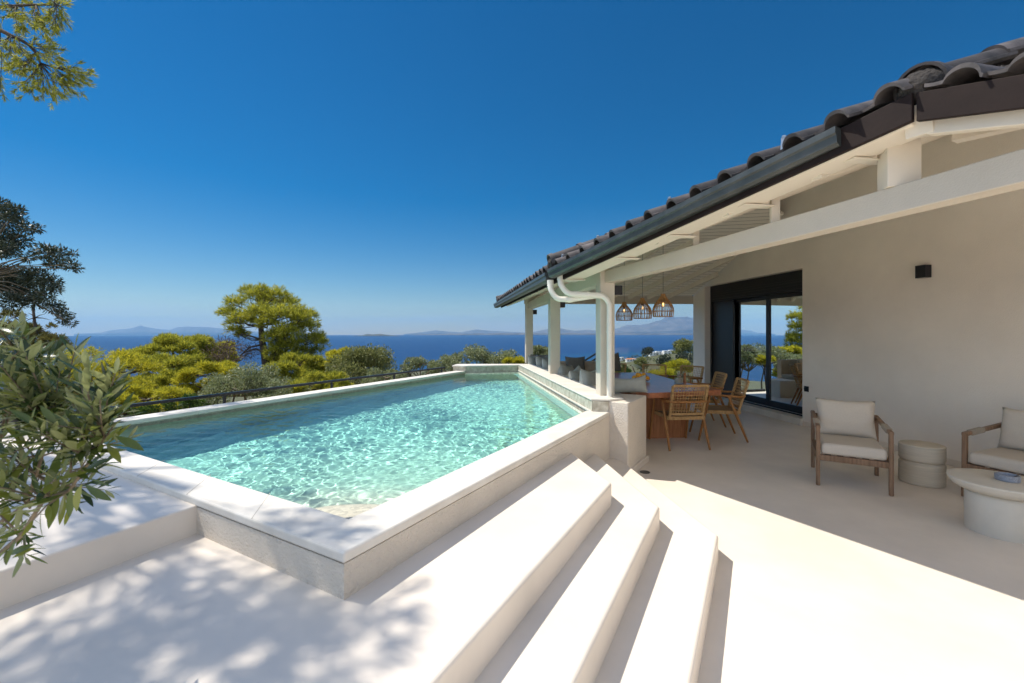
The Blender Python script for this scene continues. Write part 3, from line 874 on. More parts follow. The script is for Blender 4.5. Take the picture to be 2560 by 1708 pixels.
# posts
def post(px, w_, top, py):
    z = F*(EYE-0.80)/(py-HZ)
    x = (px-CX)/F*z + w_/2*0.2
    c = (x, z + w_/2, 0)
    q = MB(); q.box((x, z+w_/2, (0.80+top)/2), (w_, w_, top-0.80), HA); q.build('post', M['post'], ver, bevel=0.008, seg=2)
    return Vector((x, z + w_/2, 0))
pp1 = post(1513, 0.175, 2.30, 993); pp2 = post(1384, 0.185, 2.30, 937); pp3 = post(1321, 0.175, 2.30, 908.5)
q = MB(); q.vbar(pp1 + Vector((0.01,0.02,0)), pp3 + Vector((0,0.25,0)), 0.15, 2.135, 2.30); q.build('beam', M['post'], ver, bevel=0.006)
bA = pp1 + Vector((0.0, 0.03, 0)); bB = Vector((2.80, 0.72, 0))
q = MB(); q.vbar(bA, bB, 0.13, 2.127, 2.262, 2.255, 2.41); q.build('tie_beam', M['tiebeam'], ver, bevel=0.006)
q = MB(); q.vbar(Vector((0.30,10.72,0)), Vector((4.5,10.74,0)), 0.15, 2.26, 2.46); q.build('beam', M['tiebeam'], ver, bevel=0.006)
def onbeam(px):
    u_ = (px-CX)/F; t_ = (bB-bA)
    k = (bA.x - u_*bA.y)/(u_*t_.y - t_.x); return bA + t_*k
def bz_(p): return 2.262 + 0.148*((p-bA).length/(bB-bA).length)
def rafz(p):   # underside of edge rafter near plan point p
    return HR(p.x, p.y) - 0.10
for px, w_ in ((1740,0.05),(1937,0.055)):
    p = onbeam(px); q = MB(); q.box((p.x, p.y, (bz_(p)+rafz(p))/2), (w_, w_, rafz(p)-bz_(p)), R(-17)); q.build('strut', M['white'], ver, bevel=0.003)
p = onbeam(2242); q = MB(); q.box((p.x+0.01, p.y, (bz_(p)+2.66)/2), (0.15, 0.13, 2.66-bz_(p)), R(-20)); q.build('king_post', M['white'], ver, bevel=0.004)

# downpipes
dp = sub('downpipe', ver)
def arc(pts, r=0.06, n=6):
    out_ = [Vector(pts[0])]
    for i in range(1, len(pts)-1):
        a, b0, c = Vector(pts[i-1]), Vector(pts[i]), Vector(pts[i+1])
        d1 = (a-b0).normalized(); d2 = (c-b0).normalized(); rr = min(r, (a-b0).length*0.45, (c-b0).length*0.45)
        s, e = b0 + d1*rr, b0 + d2*rr
        for k in range(n+1):
            t = k/n; out_.append(s*(1-t)**2 + b0*2*t*(1-t) + e*t*t)
    out_.append(Vector(pts[-1])); return out_
ZP = 4.97
def px3(px, py, d=ZP): return DP(px, py, d)
path1 = [px3(1401,690,5.05), px3(1401,712,5.03), px3(1419,735,5.0), px3(1508,739,4.98), px3(1524,757,4.97), px3(1524,1000,4.97)]
path1[-1].z = 0.80; path1[-2].x = path1[-1].x = DP(1524,800,4.97).x
q = MB(); q.tube(arc(path1), 0.033, 14)
for p, ax in ((path1[0]-Vector((0,0,0.02)), Vector((0,0,1))),):
    q.tube([p - ax*0.03, p + ax*0.03], 0.039, 14)
q.tube([Vector((path1[-1].x, path1[-1].y, 0.80)), Vector((path1[-1].x, path1[-1].y, 0.825))], 0.042, 14)
q.tube([Vector((path1[-1].x, path1[-1].y, 1.10)), Vector((path1[-1].x, path1[-1].y, 1.106))], 0.0355, 14)
for t in (0.25, 0.55, 0.85):
    a = path1[2].lerp(path1[3], t); d_ = (path1[3]-path1[2]).normalized(); q.tube([a - d_*0.03, a + d_*0.03], 0.037, 14)
q.build('pipe', M['pvc'], dp, smooth=True, angle=50)
path2 = [px3(1376,705,5.15), px3(1376,725,5.13), px3(1392,748,5.1), px3(1425,749,5.06), px3(1505,737,5.0)]
q = MB(); q.tube(arc(path2), 0.033, 14); q.tube([path2[0]+Vector((0,0,-0.05)), path2[0]+Vector((0,0,0.02))], 0.039, 14)
a = path2[3]; d_ = (path2[4]-path2[3]).normalized(); q.tube([a - d_*0.03, a + d_*0.03], 0.037, 14)
q.build('pipe', M['pvc'], dp, smooth=True, angle=50)
for z_ in (1.55, 1.115):
    q = MB(); q.tube([Vector((path1[-1].x, path1[-1].y, z_)), Vector((path1[-1].x, path1[-1].y, z_+0.018))], 0.037, 14); q.build('pipe_clip', M['pvc'], dp, smooth=True, angle=50)

# small black lamps on the posts
for pp, h, lb in ((pp1, 2.05, 'black cube lamp on the post nearest the camera'), (pp2, 2.06, 'black cube lamp on the middle post'), (pp3, 2.06, 'black cube lamp on the farthest post')):
    cube_lamp((pp.x + 0.145, pp.y - 0.0, h), R(187), lb, 0.10, 0.11)
# ------------------------------------------------------------------ land, sea, far coast
SEA = -80.0
RT = [0, 10, 16, 30, 60, 100, 200, 300, 700]
ZT_ = [-2.7, -2.7, -3.6, -6.2, -10.5, -15.5, -26, -35, -57]
def shore_r(th):            # th: azimuth in degrees, 0 = straight ahead, + right
    pts = [(-180,900),(-60,800),(-40,850),(-20,930),(-6,1000),(4,1050),(10,1200),(16,1420),(21,1560),(30,1700),(60,1800),(180,1200)]
    for (a, ra), (b, rb) in zip(pts, pts[1:]):
        if a <= th <= b:
            return ra + (rb-ra)*(th-a)/(b-a)
    return 1000
def terr(x, y):
    r = math.hypot(x, y); th = math.degrees(math.atan2(x, y)); rs = shore_r(th)
    k = rs/1250.0
    rr = r if r < 60 else 60 + (r-60)/k**0.8
    for i in range(len(RT)-1):
        if rr <= RT[i+1]:
            t = (rr-RT[i])/(RT[i+1]-RT[i]); z = ZT_[i] + (ZT_[i+1]-ZT_[i])*t; break
    else:
        z = -57 + (SEA-1+57)*min(1.6, (rr-700)/(60+(rs-60)/k**0.8-700))
    if th > 8.0 and r > 300 and y > 0:      # the headland with the white houses
        dep = float(np.interp(CX + F*x/y, [1433, 1500, 1545, 1600, 1650, 1700, 1760, 1900], [84, 76, 66, 58, 54, 51, 47, 44]))
        t = min(1, (r-300)/330.0); t = t*t*(3-2*t)
        hz_ = EYE - y*(126 + (dep-126)*t)/F
        if r > 650: hz_ = hz_ - (r-650)*0.30
        z = max(z, hz_)
    if r > 40:
        z += min(1, r/400.0)*3.0*mnoise.noise(Vector((x*0.012, y*0.012, 2.0)))*(0.4 if r > rs*0.9 else 1)
    if r > rs: z = min(z, SEA - 0.5 - (r-rs)*0.03)
    return z
mb = MB()
rings = [0.5, 6, 10, 13, 16, 20, 25, 30, 38, 48, 60, 80, 100, 130, 165, 200, 250, 300, 360, 430, 500, 580, 660, 740, 820, 900, 980, 1060, 1140, 1220, 1300, 1380, 1460, 1540, 1620, 1750, 2000]
NT = 420
vs = []; fs = []
for r in rings:
    for k in range(NT):
        th = 2*math.pi*k/NT; x, y = r*math.sin(th), r*math.cos(th); vs.append((x, y, terr(x, y)))
for i in range(len(rings)-1):
    for k in range(NT):
        k2 = (k+1) % NT; fs.append((i*NT+k2, i*NT+k, (i+1)*NT+k, (i+1)*NT+k2))
mb.add(vs, fs)
M['earth'] = surf('dry_scrub_earth', (0.13,0.115,0.06), rough=0.95, var=0.4, vscale=0.12, col2=(0.10,0.115,0.045), detail=10)
tag(mb.build('hillside', M['earth'], smooth=True), kind='structure')

m, n, o = new_mat('sea_water')
b = N(n, 'ShaderNodeBsdfPrincipled'); b.inputs['Roughness'].default_value = 0.28; b.inputs['IOR'].default_value = 1.33; b.inputs['Specular IOR Level'].default_value = 0.10
tc = N(n, 'ShaderNodeTexCoord')
mp = N(n, 'ShaderNodeMapping'); mp.inputs['Scale'].default_value = (0.5, 1.0, 1); n.links.new(tc.outputs['Object'], mp.inputs[0])
nz = N(n, 'ShaderNodeTexNoise', i_Scale=0.05, i_Detail=7.0, i_Roughness=0.7); n.links.new(mp.outputs[0], nz.inputs['Vector'])
n2 = N(n, 'ShaderNodeTexNoise', i_Scale=0.0016, i_Detail=4.0); n.links.new(mp.outputs[0], n2.inputs['Vector'])
at = N(n, 'ShaderNodeAttribute', attribute_name='shallow')
rp = N(n, 'ShaderNodeValToRGB'); rp.color_ramp.elements[0].color = (0.001,0.020,0.090,1); rp.color_ramp.elements[1].color = (0.002,0.036,0.140,1)
rp.color_ramp.elements[0].position = 0.40; rp.color_ramp.elements[1].position = 0.60
n.links.new(nz.outputs[0], rp.inputs[0])
mx = N(n, 'ShaderNodeMix', data_type='RGBA'); n.links.new(rp.outputs[0], mx.inputs[6]); mx.inputs[7].default_value = (0.006,0.095,0.165,1)
ms = N(n, 'ShaderNodeMath', operation='MULTIPLY'); n.links.new(at.outputs['Fac'], ms.inputs[0])
r2 = N(n, 'ShaderNodeMapRange'); r2.inputs['From Min'].default_value = 0.35; r2.inputs['From Max'].default_value = 0.6; n.links.new(n2.outputs[0], r2.inputs[0]); n.links.new(r2.outputs[0], ms.inputs[1])
n.links.new(ms.outputs[0], mx.inputs[0])
# white caps: rare crests
m2_ = N(n, 'ShaderNodeMapping'); m2_.inputs['Scale'].default_value = (0.35, 1.0, 1); n.links.new(tc.outputs['Object'], m2_.inputs[0])
n3 = N(n, 'ShaderNodeTexNoise', i_Scale=0.22, i_Detail=3.0, i_Roughness=0.6); n.links.new(m2_.outputs[0], n3.inputs['Vector'])
r3 = N(n, 'ShaderNodeMapRange'); r3.inputs['From Min'].default_value = 0.69; r3.inputs['From Max'].default_value = 0.74; n.links.new(n3.outputs[0], r3.inputs[0])
mw = N(n, 'ShaderNodeMix', data_type='RGBA'); n.links.new(r3.outputs[0], mw.inputs[0]); n.links.new(mx.outputs[2], mw.inputs[6]); mw.inputs[7].default_value = (0.6,0.65,0.7,1)
n.links.new(mw.outputs[2], b.inputs['Base Color'])
bp = N(n, 'ShaderNodeBump', i_Strength=1.0, i_Distance=6.0); n.links.new(nz.outputs[0], bp.inputs['Height']); n.links.new(bp.outputs[0], b.inputs['Normal'])
n.links.new(b.outputs[0], o.inputs[0]); M['sea'] = m
mb = MB(); vs = []; fs = []; shal = []
sr = [300, 600, 800, 900, 1000, 1100, 1200, 1300, 1400, 1500, 1600, 1700, 1850, 2100, 2600, 3500, 5000, 8000, 15500]
NS = 180
for r in sr:
    for k in range(NS):
        th = 2*math.pi*k/NS; deg = math.degrees(th); deg = deg-360 if deg > 180 else deg
        vs.append((r*math.sin(th), r*math.cos(th), SEA)); dd = r - shore_r(deg)
        shal.append(max(0, min(1, 1 - dd/650.0))*(0.9 if deg > -4 else 0.25))
for i in range(len(sr)-1):
    for k in range(NS):
        k2 = (k+1) % NS; fs.append((i*NS+k2, i*NS+k, (i+1)*NS+k, (i+1)*NS+k2))
so = MB().add(vs, fs).build('sea', M['sea'])
a_ = so.data.attributes.new('shallow', 'FLOAT', 'POINT'); a_.data.foreach_set('value', shal)
tag(so, kind='structure')

M['rock'] = surf('dry_mountain', (0.10,0.095,0.085), rough=0.95, var=0.3, vscale=0.0022, col2=(0.17,0.155,0.135), detail=10)
M['rock2'] = surf('green_islet', (0.06,0.065,0.035), rough=0.95, var=0.3, vscale=0.004, col2=(0.12,0.10,0.06), detail=8)
def range_(name, prof, d, thick, matn, rough=0.10, seed=0):
    """prof: (photo column, height in photo pixels above the horizon) -> a solid ridge at real distance d"""
    xs = [p[0] for p in prof]; hs = [p[1] for p in prof]
    nx, ny = 160, 22; vs = []; fs = []
    for i in range(nx+1):
        px = xs[0] + (xs[-1]-xs[0])*i/nx; h = float(np.interp(px, xs, hs))/F*d
        for j in range(ny+1):
            t = j/ny; e = math.sin(math.pi*t)**0.8
            dist = d*(1 + (t-0.5)*thick)
            nn = mnoise.fractal(Vector((px*0.02, t*4, seed)), 1.0, 2.0, 5)
            z = SEA - 3 + (h+6)*max(0, e)*(1 + rough*2*nn*(1-abs(2*t-1))**0.5*0.9) if True else 0
            if j in (0, ny): z = SEA - 240
            vs.append(((px-CX)/F*dist, dist, z))
    for i in range(nx):
        for j in range(ny):
            k = i*(ny+1)+j; fs.append((k, k+1, k+ny+2, k+ny+1))
    tag(MB().add(vs, fs).build(name, matn, smooth=False), kind='structure')
EXT = 0
range_('mountain', [(1290,0),(1330,5),(1365,11),(1400,14),(1440,8),(1470,10),(1500,7),(1534,13),(1565,19),(1600,23),(1640,31),(1690,41),(1720,45),(1760,43),(1800,34),(1850,24),(1950,22),(2100,26),(2350,12),(2560,0)], 23000, 0.18, M['rock'], 0.16, 1)
range_('far_hills', [(1010,0),(1040,3),(1090,9),(1120,6),(1150,4),(1190,11),(1230,8),(1280,5),(1330,3),(1400,8),(1500,0)], 27000, 0.06, M['rock'], 0.06, 2)
range_('islet', [(880,0),(905,2),(918,5),(930,4),(950,5),(968,3),(1005,0)], 10500, 0.03, M['rock2'], 0.05, 3)
range_('far_island', [(185,0),(215,2),(250,3),(275,9),(310,12),(330,14),(345,19),(352,22),(360,19),(375,16),(405,11),(425,10),(445,17),(470,18),(520,17),(560,13),(610,8),(670,4),(760,0)], 28000, 0.04, M['rock'], 0.04, 4)
range_('low_shore', [(1020,0),(1060,2),(1150,3),(1300,4),(1480,4),(1534,3),(1740,4),(1800,0)], 14800, 0.02, M['rock'], 0.2, 5)

# ------------------------------------------------------------------ foliage
def unit(a):
    return a/np.maximum(1e-9, np.linalg.norm(a, axis=1))[:, None]
class Leaves:
    def __init__(s): s.V = []; s.F = []; s.n = 0
    def blades(s, P, D, L, W, rng):
        """diamond blades: base P, direction D, length L, width W (arrays)"""
        k = len(P); L = np.broadcast_to(np.asarray(L, float), (k,)); W = np.broadcast_to(np.asarray(W, float), (k,))
        D = unit(D); S = unit(np.cross(D, rng.normal(size=(k, 3))))
        mid = P + D*(L*0.5)[:, None]
        V = np.empty((k, 4, 3)); V[:,0] = P; V[:,1] = mid + S*(W*0.5)[:, None]; V[:,2] = P + D*L[:, None]; V[:,3] = mid - S*(W*0.5)[:, None]
        s.V.append(V.reshape(-1, 3)); s.F.append(np.arange(4*k).reshape(-1, 4) + s.n); s.n += 4*k
    def build(s, name, mat, parent=None, smooth=False):
        V = np.concatenate(s.V); Fq = np.concatenate(s.F)
        off = parent_world(parent) if parent else Vector((0,0,0))
        V = V - np.array(off)
        me = bpy.data.meshes.new(name)
        me.vertices.add(len(V)); me.vertices.foreach_set('co', V.astype(np.float32).ravel())
        me.loops.add(4*len(Fq)); me.loops.foreach_set('vertex_index', Fq.astype(np.int32).ravel())
        me.polygons.add(len(Fq)); me.polygons.foreach_set('loop_start', np.arange(0, 4*len(Fq), 4, dtype=np.int32))
        me.update(calc_edges=True); me.materials.append(mat)
        o = bpy.data.objects.new(name, me); COL.objects.link(o)
        if parent: o.parent = parent
        return o
def ball(k, rng):
    return unit(rng.normal(size=(k, 3)))
def tufts(lv, C, Rr, n, L, W, rng, per=6, up=0.35, flat=0.75, shell=0.55, spread=0.55):
    """needle tufts on the shells of the clumps C (k,3) with radii Rr"""
    w_ = Rr**2; idx = rng.choice(len(C), n, p=w_/w_.sum())
    d = ball(n, rng); d[:,2] = np.where(d[:,2] < -0.35, -d[:,2]*0.6, d[:,2])
    rad = Rr[idx]*(shell + (1-shell)*rng.random(n)**0.6)
    P = C[idx] + d*rad[:, None]*np.array([1, 1, flat])
    D = unit(d + np.array([0, 0, up]) + rng.normal(size=(n, 3))*0.25)
    P = np.repeat(P, per, 0); D = np.repeat(D, per, 0) + rng.normal(size=(n*per, 3))*spread
    lv.blades(P, D, L*(0.7+0.6*rng.random(n*per)), W, rng)
def leaves(lv, C, Rr, n, L, W, rng, up=0.2, flat=0.85, shell=0.25, jit=0.8):
    w_ = Rr**2.4; idx = rng.choice(len(C), n, p=w_/w_.sum())
    d = ball(n, rng)
    rad = Rr[idx]*(shell + (1-shell)*rng.random(n)**0.55)
    P = C[idx] + d*rad[:, None]*np.array([1, 1, flat])
    D = d + np.array([0, 0, up]) + rng.normal(size=(n, 3))*jit
    lv.blades(P, D, L*(0.7+0.6*rng.random(n)), W*(0.8+0.4*rng.random(n)), rng)
def limbs(q, base, top, C, Rr, r0, rng, seed, frac=1.0, wob=0.06, fine=True):
    """tapered trunk base->top and a limb to each clump"""
    rr = random.Random(seed); base = Vector(base); top = Vector(top)
    npt = 9; H_ = (top-base).length; pts = []
    for i in range(npt):
        t = i/(npt-1); p = base.lerp(top, t)
        if 0 < i < npt-1: p += Vector((rr.uniform(-1,1), rr.uniform(-1,1), 0))*wob*H_*0.35
        pts.append(p)
    q.tube(pts, [r0*(1.15-0.85*i/(npt-1)) for i in range(npt)], 9)
    for c, rc in zip(C, Rr):
        if rr.random() > frac: continue
        c = Vector(c)
        k = min(npt-2, max(2, int(npt*(0.35+0.5*rr.random()))))
        best = min(range(2, npt), key=lambda i: (pts[i]-c).length + (0 if pts[i].z < c.z else 3))
        a = pts[best]; m_ = a.lerp(c, 0.5) + Vector((rr.uniform(-1,1), rr.uniform(-1,1), rr.uniform(-0.6,0.4)))*(c-a).length*0.13
        ln = (c-a).length; ra = max(0.006, min(r0*0.45, 0.03*ln+0.004))
        q.tube([a, a.lerp(m_, 0.6), m_, m_.lerp(c, 0.6), c], [ra, ra*0.85, ra*0.65, ra*0.45, ra*0.2], 5)
        if fine:
            for _ in range(3):
                e = c + Vector((rr.gauss(0,1), rr.gauss(0,1), rr.gauss(0,1))).normalized()*float(rc)*0.8
                s_ = m_.lerp(c, rr.uniform(0.3,0.95)); q.tube([s_, s_.lerp(e, 0.5)+Vector((0,0,rr.uniform(-.1,.1)))*float(rc), e], [ra*0.35, ra*0.25, ra*0.1], 4)

LM = {}
LM['pine'] = leafmat('pine_needles', (0.22,0.235,0.024), (0.74,0.64,0.055), trans=0.48, rough=0.55, c3=(0.47,0.44,0.036))
LM['pine_mid'] = leafmat('pine_needles_green', (0.14,0.17,0.026), (0.64,0.58,0.065), trans=0.47, rough=0.55, c3=(0.37,0.37,0.042))
LM['pine_dull'] = leafmat('pine_needles_dull', (0.09,0.09,0.026), (0.22,0.19,0.05), trans=0.35, rough=0.6)
LM['olive'] = leafmat('olive_leaves_grey', (0.12,0.145,0.05), (0.32,0.34,0.14), trans=0.28, rough=0.45, back=(0.32,0.345,0.19), c3=(0.20,0.23,0.085))
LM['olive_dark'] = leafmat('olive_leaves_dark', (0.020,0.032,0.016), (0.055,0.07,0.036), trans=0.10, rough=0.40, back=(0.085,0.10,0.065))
LM['shrub'] = leafmat('dense_shrub_leaves', (0.11,0.13,0.04), (0.32,0.32,0.11), trans=0.34, rough=0.5, c3=(0.20,0.21,0.065))
LM['bright'] = leafmat('bright_green_leaves', (0.035,0.075,0.012), (0.10,0.16,0.022), trans=0.35, rough=0.5)
LM['dry'] = leafmat('dry_twig_leaves', (0.10,0.07,0.055), (0.20,0.14,0.10), trans=0.15, rough=0.8)

G1 = 'yellow green pines below the terrace'; G2 = 'grey olive bushes below the terrace'
def tree(name, label, cat, px, py, rx, ry, d, kind, n, seed, group=None, nsub=14, L=None, depth=None, trunk=True, base_px=None, lean=0.0, barkm='bark', subk=0.42):
    """crown centre / radii in photo pixels at real distance d; stands on the hillside"""
    if group == G1: py, ry, rx, nsub, n = py + 0.42*ry, ry*1.5, rx*1.12, int(nsub*2.1), int(n*2.0); subk = 0.35
    rng = np.random.default_rng(seed)
    c = DP(px, py, d); a = rx/F*d; h = ry/F*d; dp_ = depth or min(a, 2.5)
    bx, by = (c.x + lean, c.y + 0.3*dp_)
    bz = terr(bx, by) - 0.15
    t = thing(name, label, cat, (bx, by, bz), group)
    C = []; Rs = []
    k = 0
    while len(C) < nsub and k < 400:
        k += 1
        v = ball(1, rng)[0]; q = 0.35 + 0.6*rng.random()**0.5
        if v[2] < -0.55: continue
        C.append((c.x + v[0]*a*q, c.y + v[1]*dp_*q, c.z + v[2]*h*q)); Rs.append(subk*min(a, h*1.3)*(0.6+0.6*rng.random()))
    C = np.array(C); Rs = np.array(Rs)
    lv = Leaves()
    px_ = d/F
    if kind in ('pine','pine_mid','pine_dull','bright_t'):
        tufts(lv, C, Rs*0.92, int(n*1.25), L or max(0.10, 10*px_), max(0.009, 1.35*px_), rng, per=7, shell=0.15, flat=0.7, up=0.6, spread=0.5)
    elif kind == 'dry':
        leaves(lv, C, Rs, n, L or 0.09, max(0.012, 1.2*px_), rng)
    else:
        leaves(lv, C, Rs, int(n*1.5), L or max(0.06, 6*px_), max(0.016, 2.4*px_), rng)
    lv.build('crown', LM[kind], t)
    if trunk:
        q = MB(); top = (c.x, c.y, c.z + h*0.35)
        limbs(q, (bx, by, bz), top, C, Rs, max(0.05, min(0.16, a*0.06)), rng, seed)
        q.build('trunk', M[barkm], t, smooth=True)
    return t

# --- the big umbrella pine
rng = np.random.default_rng(11)
d0 = 21.0
spots = [(640,745,38,0),(590,762,34,.4),(690,742,38,.3),(735,788,46,0),(700,790,44,-.8),(650,788,46,-.6),(603,800,36,-.2),(574,782,26,.3),(765,822,44,.3),(715,838,46,-.9),(782,852,34,.2),(700,872,38,-.7),(752,884,32,0),(792,880,22,.5),(588,830,26,.2),(606,842,22,.5),(668,760,40,.9),(620,730,24,.4),(770,790,28,.8),(720,760,34,.9),(690,905,22,-.3),(735,910,20,.2),(580,812,22,.6),(800,845,20,.4),(655,728,24,.2),(560,788,18,.5),(628,808,30,.6),(730,862,38,-.4),(690,888,32,-.5),(775,898,24,.2),(722,900,28,-.2),(690,848,36,-.7),(670,812,34,-.8),(750,800,34,-.5),(800,862,26,.1),(748,920,18,.1)]
C = np.array([tuple(DP(a, b, d0+dz)) for a, b, r, dz in spots]); Rs = np.array([r/F*d0*1.0 for a, b, r, dz in spots])
pb = DP(667, 935, d0); bz = terr(pb.x, pb.y) - 0.2
t = thing('pine_tree', 'tall round headed pine with a bare forked trunk against the sea', 'pine tree', (pb.x+0.05, pb.y, bz))
lv = Leaves(); tufts(lv, C, Rs*0.80, 5200, 0.22, 0.022, rng, per=7, flat=0.88, shell=0.15, up=0.6, spread=0.55); lv.build('crown', LM['pine_mid'], t)
q = MB()
tp = [Vector((pb.x+0.10, pb.y, bz)), DP(668,935,d0), DP(662,890,d0), DP(655,850,d0), DP(652,815,d0), DP(655,780,d0), DP(660,745,d0)]
q.tube(tp, [0.24,0.20,0.165,0.14,0.11,0.07,0.03], 10)
lr = random.Random(5)
fork = DP(664,905,d0)
for (a, b, r, dz), c in zip(spots, C):
    c = Vector(c); st_ = min(tp[2:6], key=lambda p: (p-c).length + (0 if p.z < c.z+0.1 else 2)) if a < 700 or b < 800 else fork
    mid = st_.lerp(c, 0.5) + Vector((lr.uniform(-.2,.2), lr.uniform(-.2,.2), -0.12)); ra = 0.05 if r > 30 else 0.03
    q.tube([st_, st_.lerp(mid,.5), mid, mid.lerp(c,.5), c], [ra, ra*.9, ra*.7, ra*.45, ra*.2], 6)
    for _ in range(5):
        e = c + Vector((lr.gauss(0,1), lr.gauss(0,1), lr.gauss(0,.7))).normalized()*(r/F*d0)*0.85; s_ = mid.lerp(c, lr.uniform(.2,1))
        q.tube([s_, s_.lerp(e,.5), e], [ra*.3, ra*.22, ra*.08], 4)
for pts in (((655,850),(632,842),(605,835),(585,842)), ((662,882),(640,872),(615,880),(590,870)), ((655,862),(625,868),(600,890))):
    q.tube([DP(a, b, d0-0.1) for a, b in pts], [0.055,0.04,0.025,0.01][:len(pts)], 6)
q.build('trunk', M['bark'], t, smooth=True)

# --- wooded garden edge beyond the pool: each crown its own tree
G1 = 'yellow green pines below the terrace'; G2 = 'grey olive bushes below the terrace'
tree('pine_tree', 'broad yellow green pine crown at the far left', 'pine tree', 235, 945, 118, 62, 13.5, 'pine', 2600, 21, G1, 22, depth=2.2)
tree('pine_tree', 'dome shaped yellow pine left of the tall pine, rising above the sea line', 'pine tree', 432, 880, 78, 36, 22, 'pine_mid', 1900, 22, G1, 18, depth=2.2)
tree('pine_tree', 'yellow green pine in front of the dome shaped one, with sea showing through its limbs', 'pine tree', 415, 925, 70, 40, 18, 'pine_mid', 1700, 23, G1, 14, depth=1.6)
tree('pine_tree', 'small leafy pine just left of the brown leafless tree', 'pine tree', 540, 878, 42, 30, 25, 'pine', 900, 24, G1, 10, depth=1.6)
tree('pine_tree', 'yellow pine spreading in front of the brown leafless tree', 'pine tree', 522, 945, 66, 42, 16, 'pine', 1700, 25, G1, 14, depth=1.5)
tree('pine_tree', 'dark green pine at the foot of the tall pine, on its right', 'pine tree', 742, 918, 55, 30, 19, 'pine_mid', 1300, 26, G1, 12, depth=1.4)
tree('pine_tree', 'olive green pine right of the dark one, ending against the sea', 'pine tree', 812, 935, 44, 28, 20, 'pine_mid', 900, 27, G1, 10, depth=1.4)
tree('pine_tree', 'bright yellow young pine standing close behind the handrail, left of the rounded bush', 'pine tree', 800, 975, 62, 36, 12.5, 'pine_mid', 1500, 28, G1, 14, depth=1.0)
tree('pine_tree', 'low bright yellow pine close behind the handrail at the left end of the pool', 'pine tree', 370, 1005, 105, 36, 10.5, 'pine', 1900, 29, G1, 18, depth=0.8)
tree('pine_tree', 'low dull pine half hidden behind the olive sapling and the handrail', 'pine tree', 200, 1010, 90, 40, 11.5, 'pine_dull', 1500, 30, G1, 14, depth=0.8)
tree('pine_tree', 'yellow crest of a pine showing over the rounded grey bush', 'pine tree', 880, 893, 52, 22, 19, 'pine', 800, 31, G1, 9, depth=1.0)
tree('bare_tree', 'brown leafless tree with fine purplish twigs beside the tall pine', 'tree', 575, 885, 58, 42, 20.5, 'dry', 1500, 32, None, 16, L=0.16, depth=1.4, barkm='twig')
tree('olive_bush', 'large grey olive bush behind the handrail, left of the young yellow pine', 'bush', 610, 965, 112, 50, 12.2, 'olive', 6500, 33, G2, 26, L=0.07, depth=1.1, barkm='olivebark')
tree('olive_bush', 'grey olive bush low behind the handrail in the gap before the yellow pine', 'bush', 700, 985, 60, 32, 11.6, 'olive', 2600, 34, G2, 14, L=0.065, depth=0.7, barkm='olivebark')
tree('rounded_bush', 'big rounded grey green bush standing alone in front of the sea', 'bush', 910, 925, 74, 50, 15.0, 'shrub', 9000, 35, None, 30, L=0.085, depth=1.3, barkm='olivebark', subk=0.5)
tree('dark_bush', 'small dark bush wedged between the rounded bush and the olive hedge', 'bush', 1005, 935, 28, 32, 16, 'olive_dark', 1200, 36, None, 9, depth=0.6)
tree('green_bush', 'dark green round bush just behind the handrail near the left end', 'bush', 475, 1012, 46, 24, 9.6, 'bright', 1700, 37, None, 12, L=0.05, depth=0.5)
tree('green_bush', 'low bright green bush under the handrail at the far left', 'bush', 330, 1032, 50, 20, 9.4, 'bright', 1500, 38, None, 12, L=0.05, depth=0.5)
for i, (px, py, rx, ry, d, lb) in enumerate((
    (965,955,60,26,12.8,'low olive bush between the rounded bush and the handrail'),
    (850,975,40,22,13.6,'low olive bush in front of the rounded bush, right of the young yellow pine'),
    (1050,918,50,22,15.5,'grey olive bush at the left end of the hedge beyond the pool'),
    (1125,912,48,24,15.0,'grey olive bush in the hedge behind the raised end wall of the pool'),
    (1195,898,44,34,14.8,'grey olive bush with upright shoots, tallest of the hedge left of the posts'),
    (1262,905,40,26,14.6,'grey olive bush of the hedge touching the farthest post'),
    (1352,893,26,26,13.6,'grey olive bush seen between the farthest and the middle post'))):
    tree('olive_bush', lb, 'bush', px, py, rx, ry, d, 'olive', 2300, 50+i, G2, 14, L=0.07, depth=0.8, barkm='olivebark')
tree('yellow_bush', 'small yellow bush poking over the hedge just left of the farthest post', 'bush', 1288, 912, 24, 14, 13.5, 'pine', 380, 60, None, 6, depth=0.4)

# --- left edge: dark olive tree, pine behind it
rng = np.random.default_rng(71); d0 = 8.2; k_ = 3.408
sp = [(100,250,80),(240,370,55),(60,330,90),(150,480,80),(60,560,75),(380,580,70),(500,590,65),(600,690,52),(450,680,55),(250,620,50),(150,780,95),(300,800,95),(420,840,75),(80,880,95),(240,930,95),(380,950,62),(470,1050,60),(560,1120,48),(600,1190,34),(100,1000,80),(300,1010,55),(660,720,30),(630,590,30),(-80,500,150),(-100,800,150),(10,180,60),(150,220,45),(320,380,40),(480,900,40),(540,1150,40)]
C = np.array([tuple(DP(a/k_, 460+b/k_, d0+rng.uniform(-.5,.5))) for a, b, r in sp]); Rs = np.array([r/k_/F*d0 for a, b, r in sp])
bx, by = -11.0, 8.4
t = thing('olive_tree', 'dark olive tree reaching into the picture at the left edge, seen against the sky', 'tree', (bx, by, terr(bx, by)-0.1))
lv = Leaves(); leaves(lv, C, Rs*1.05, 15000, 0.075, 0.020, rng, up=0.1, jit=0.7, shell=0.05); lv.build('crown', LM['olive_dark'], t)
q = MB(); hub = DP(-60, 700, d0); base = Vector((bx, by, terr(bx, by)-0.1))
q.tube([base, base.lerp(hub,.5)+Vector((.2,0,.2)), hub], [0.22,0.16,0.09], 9)
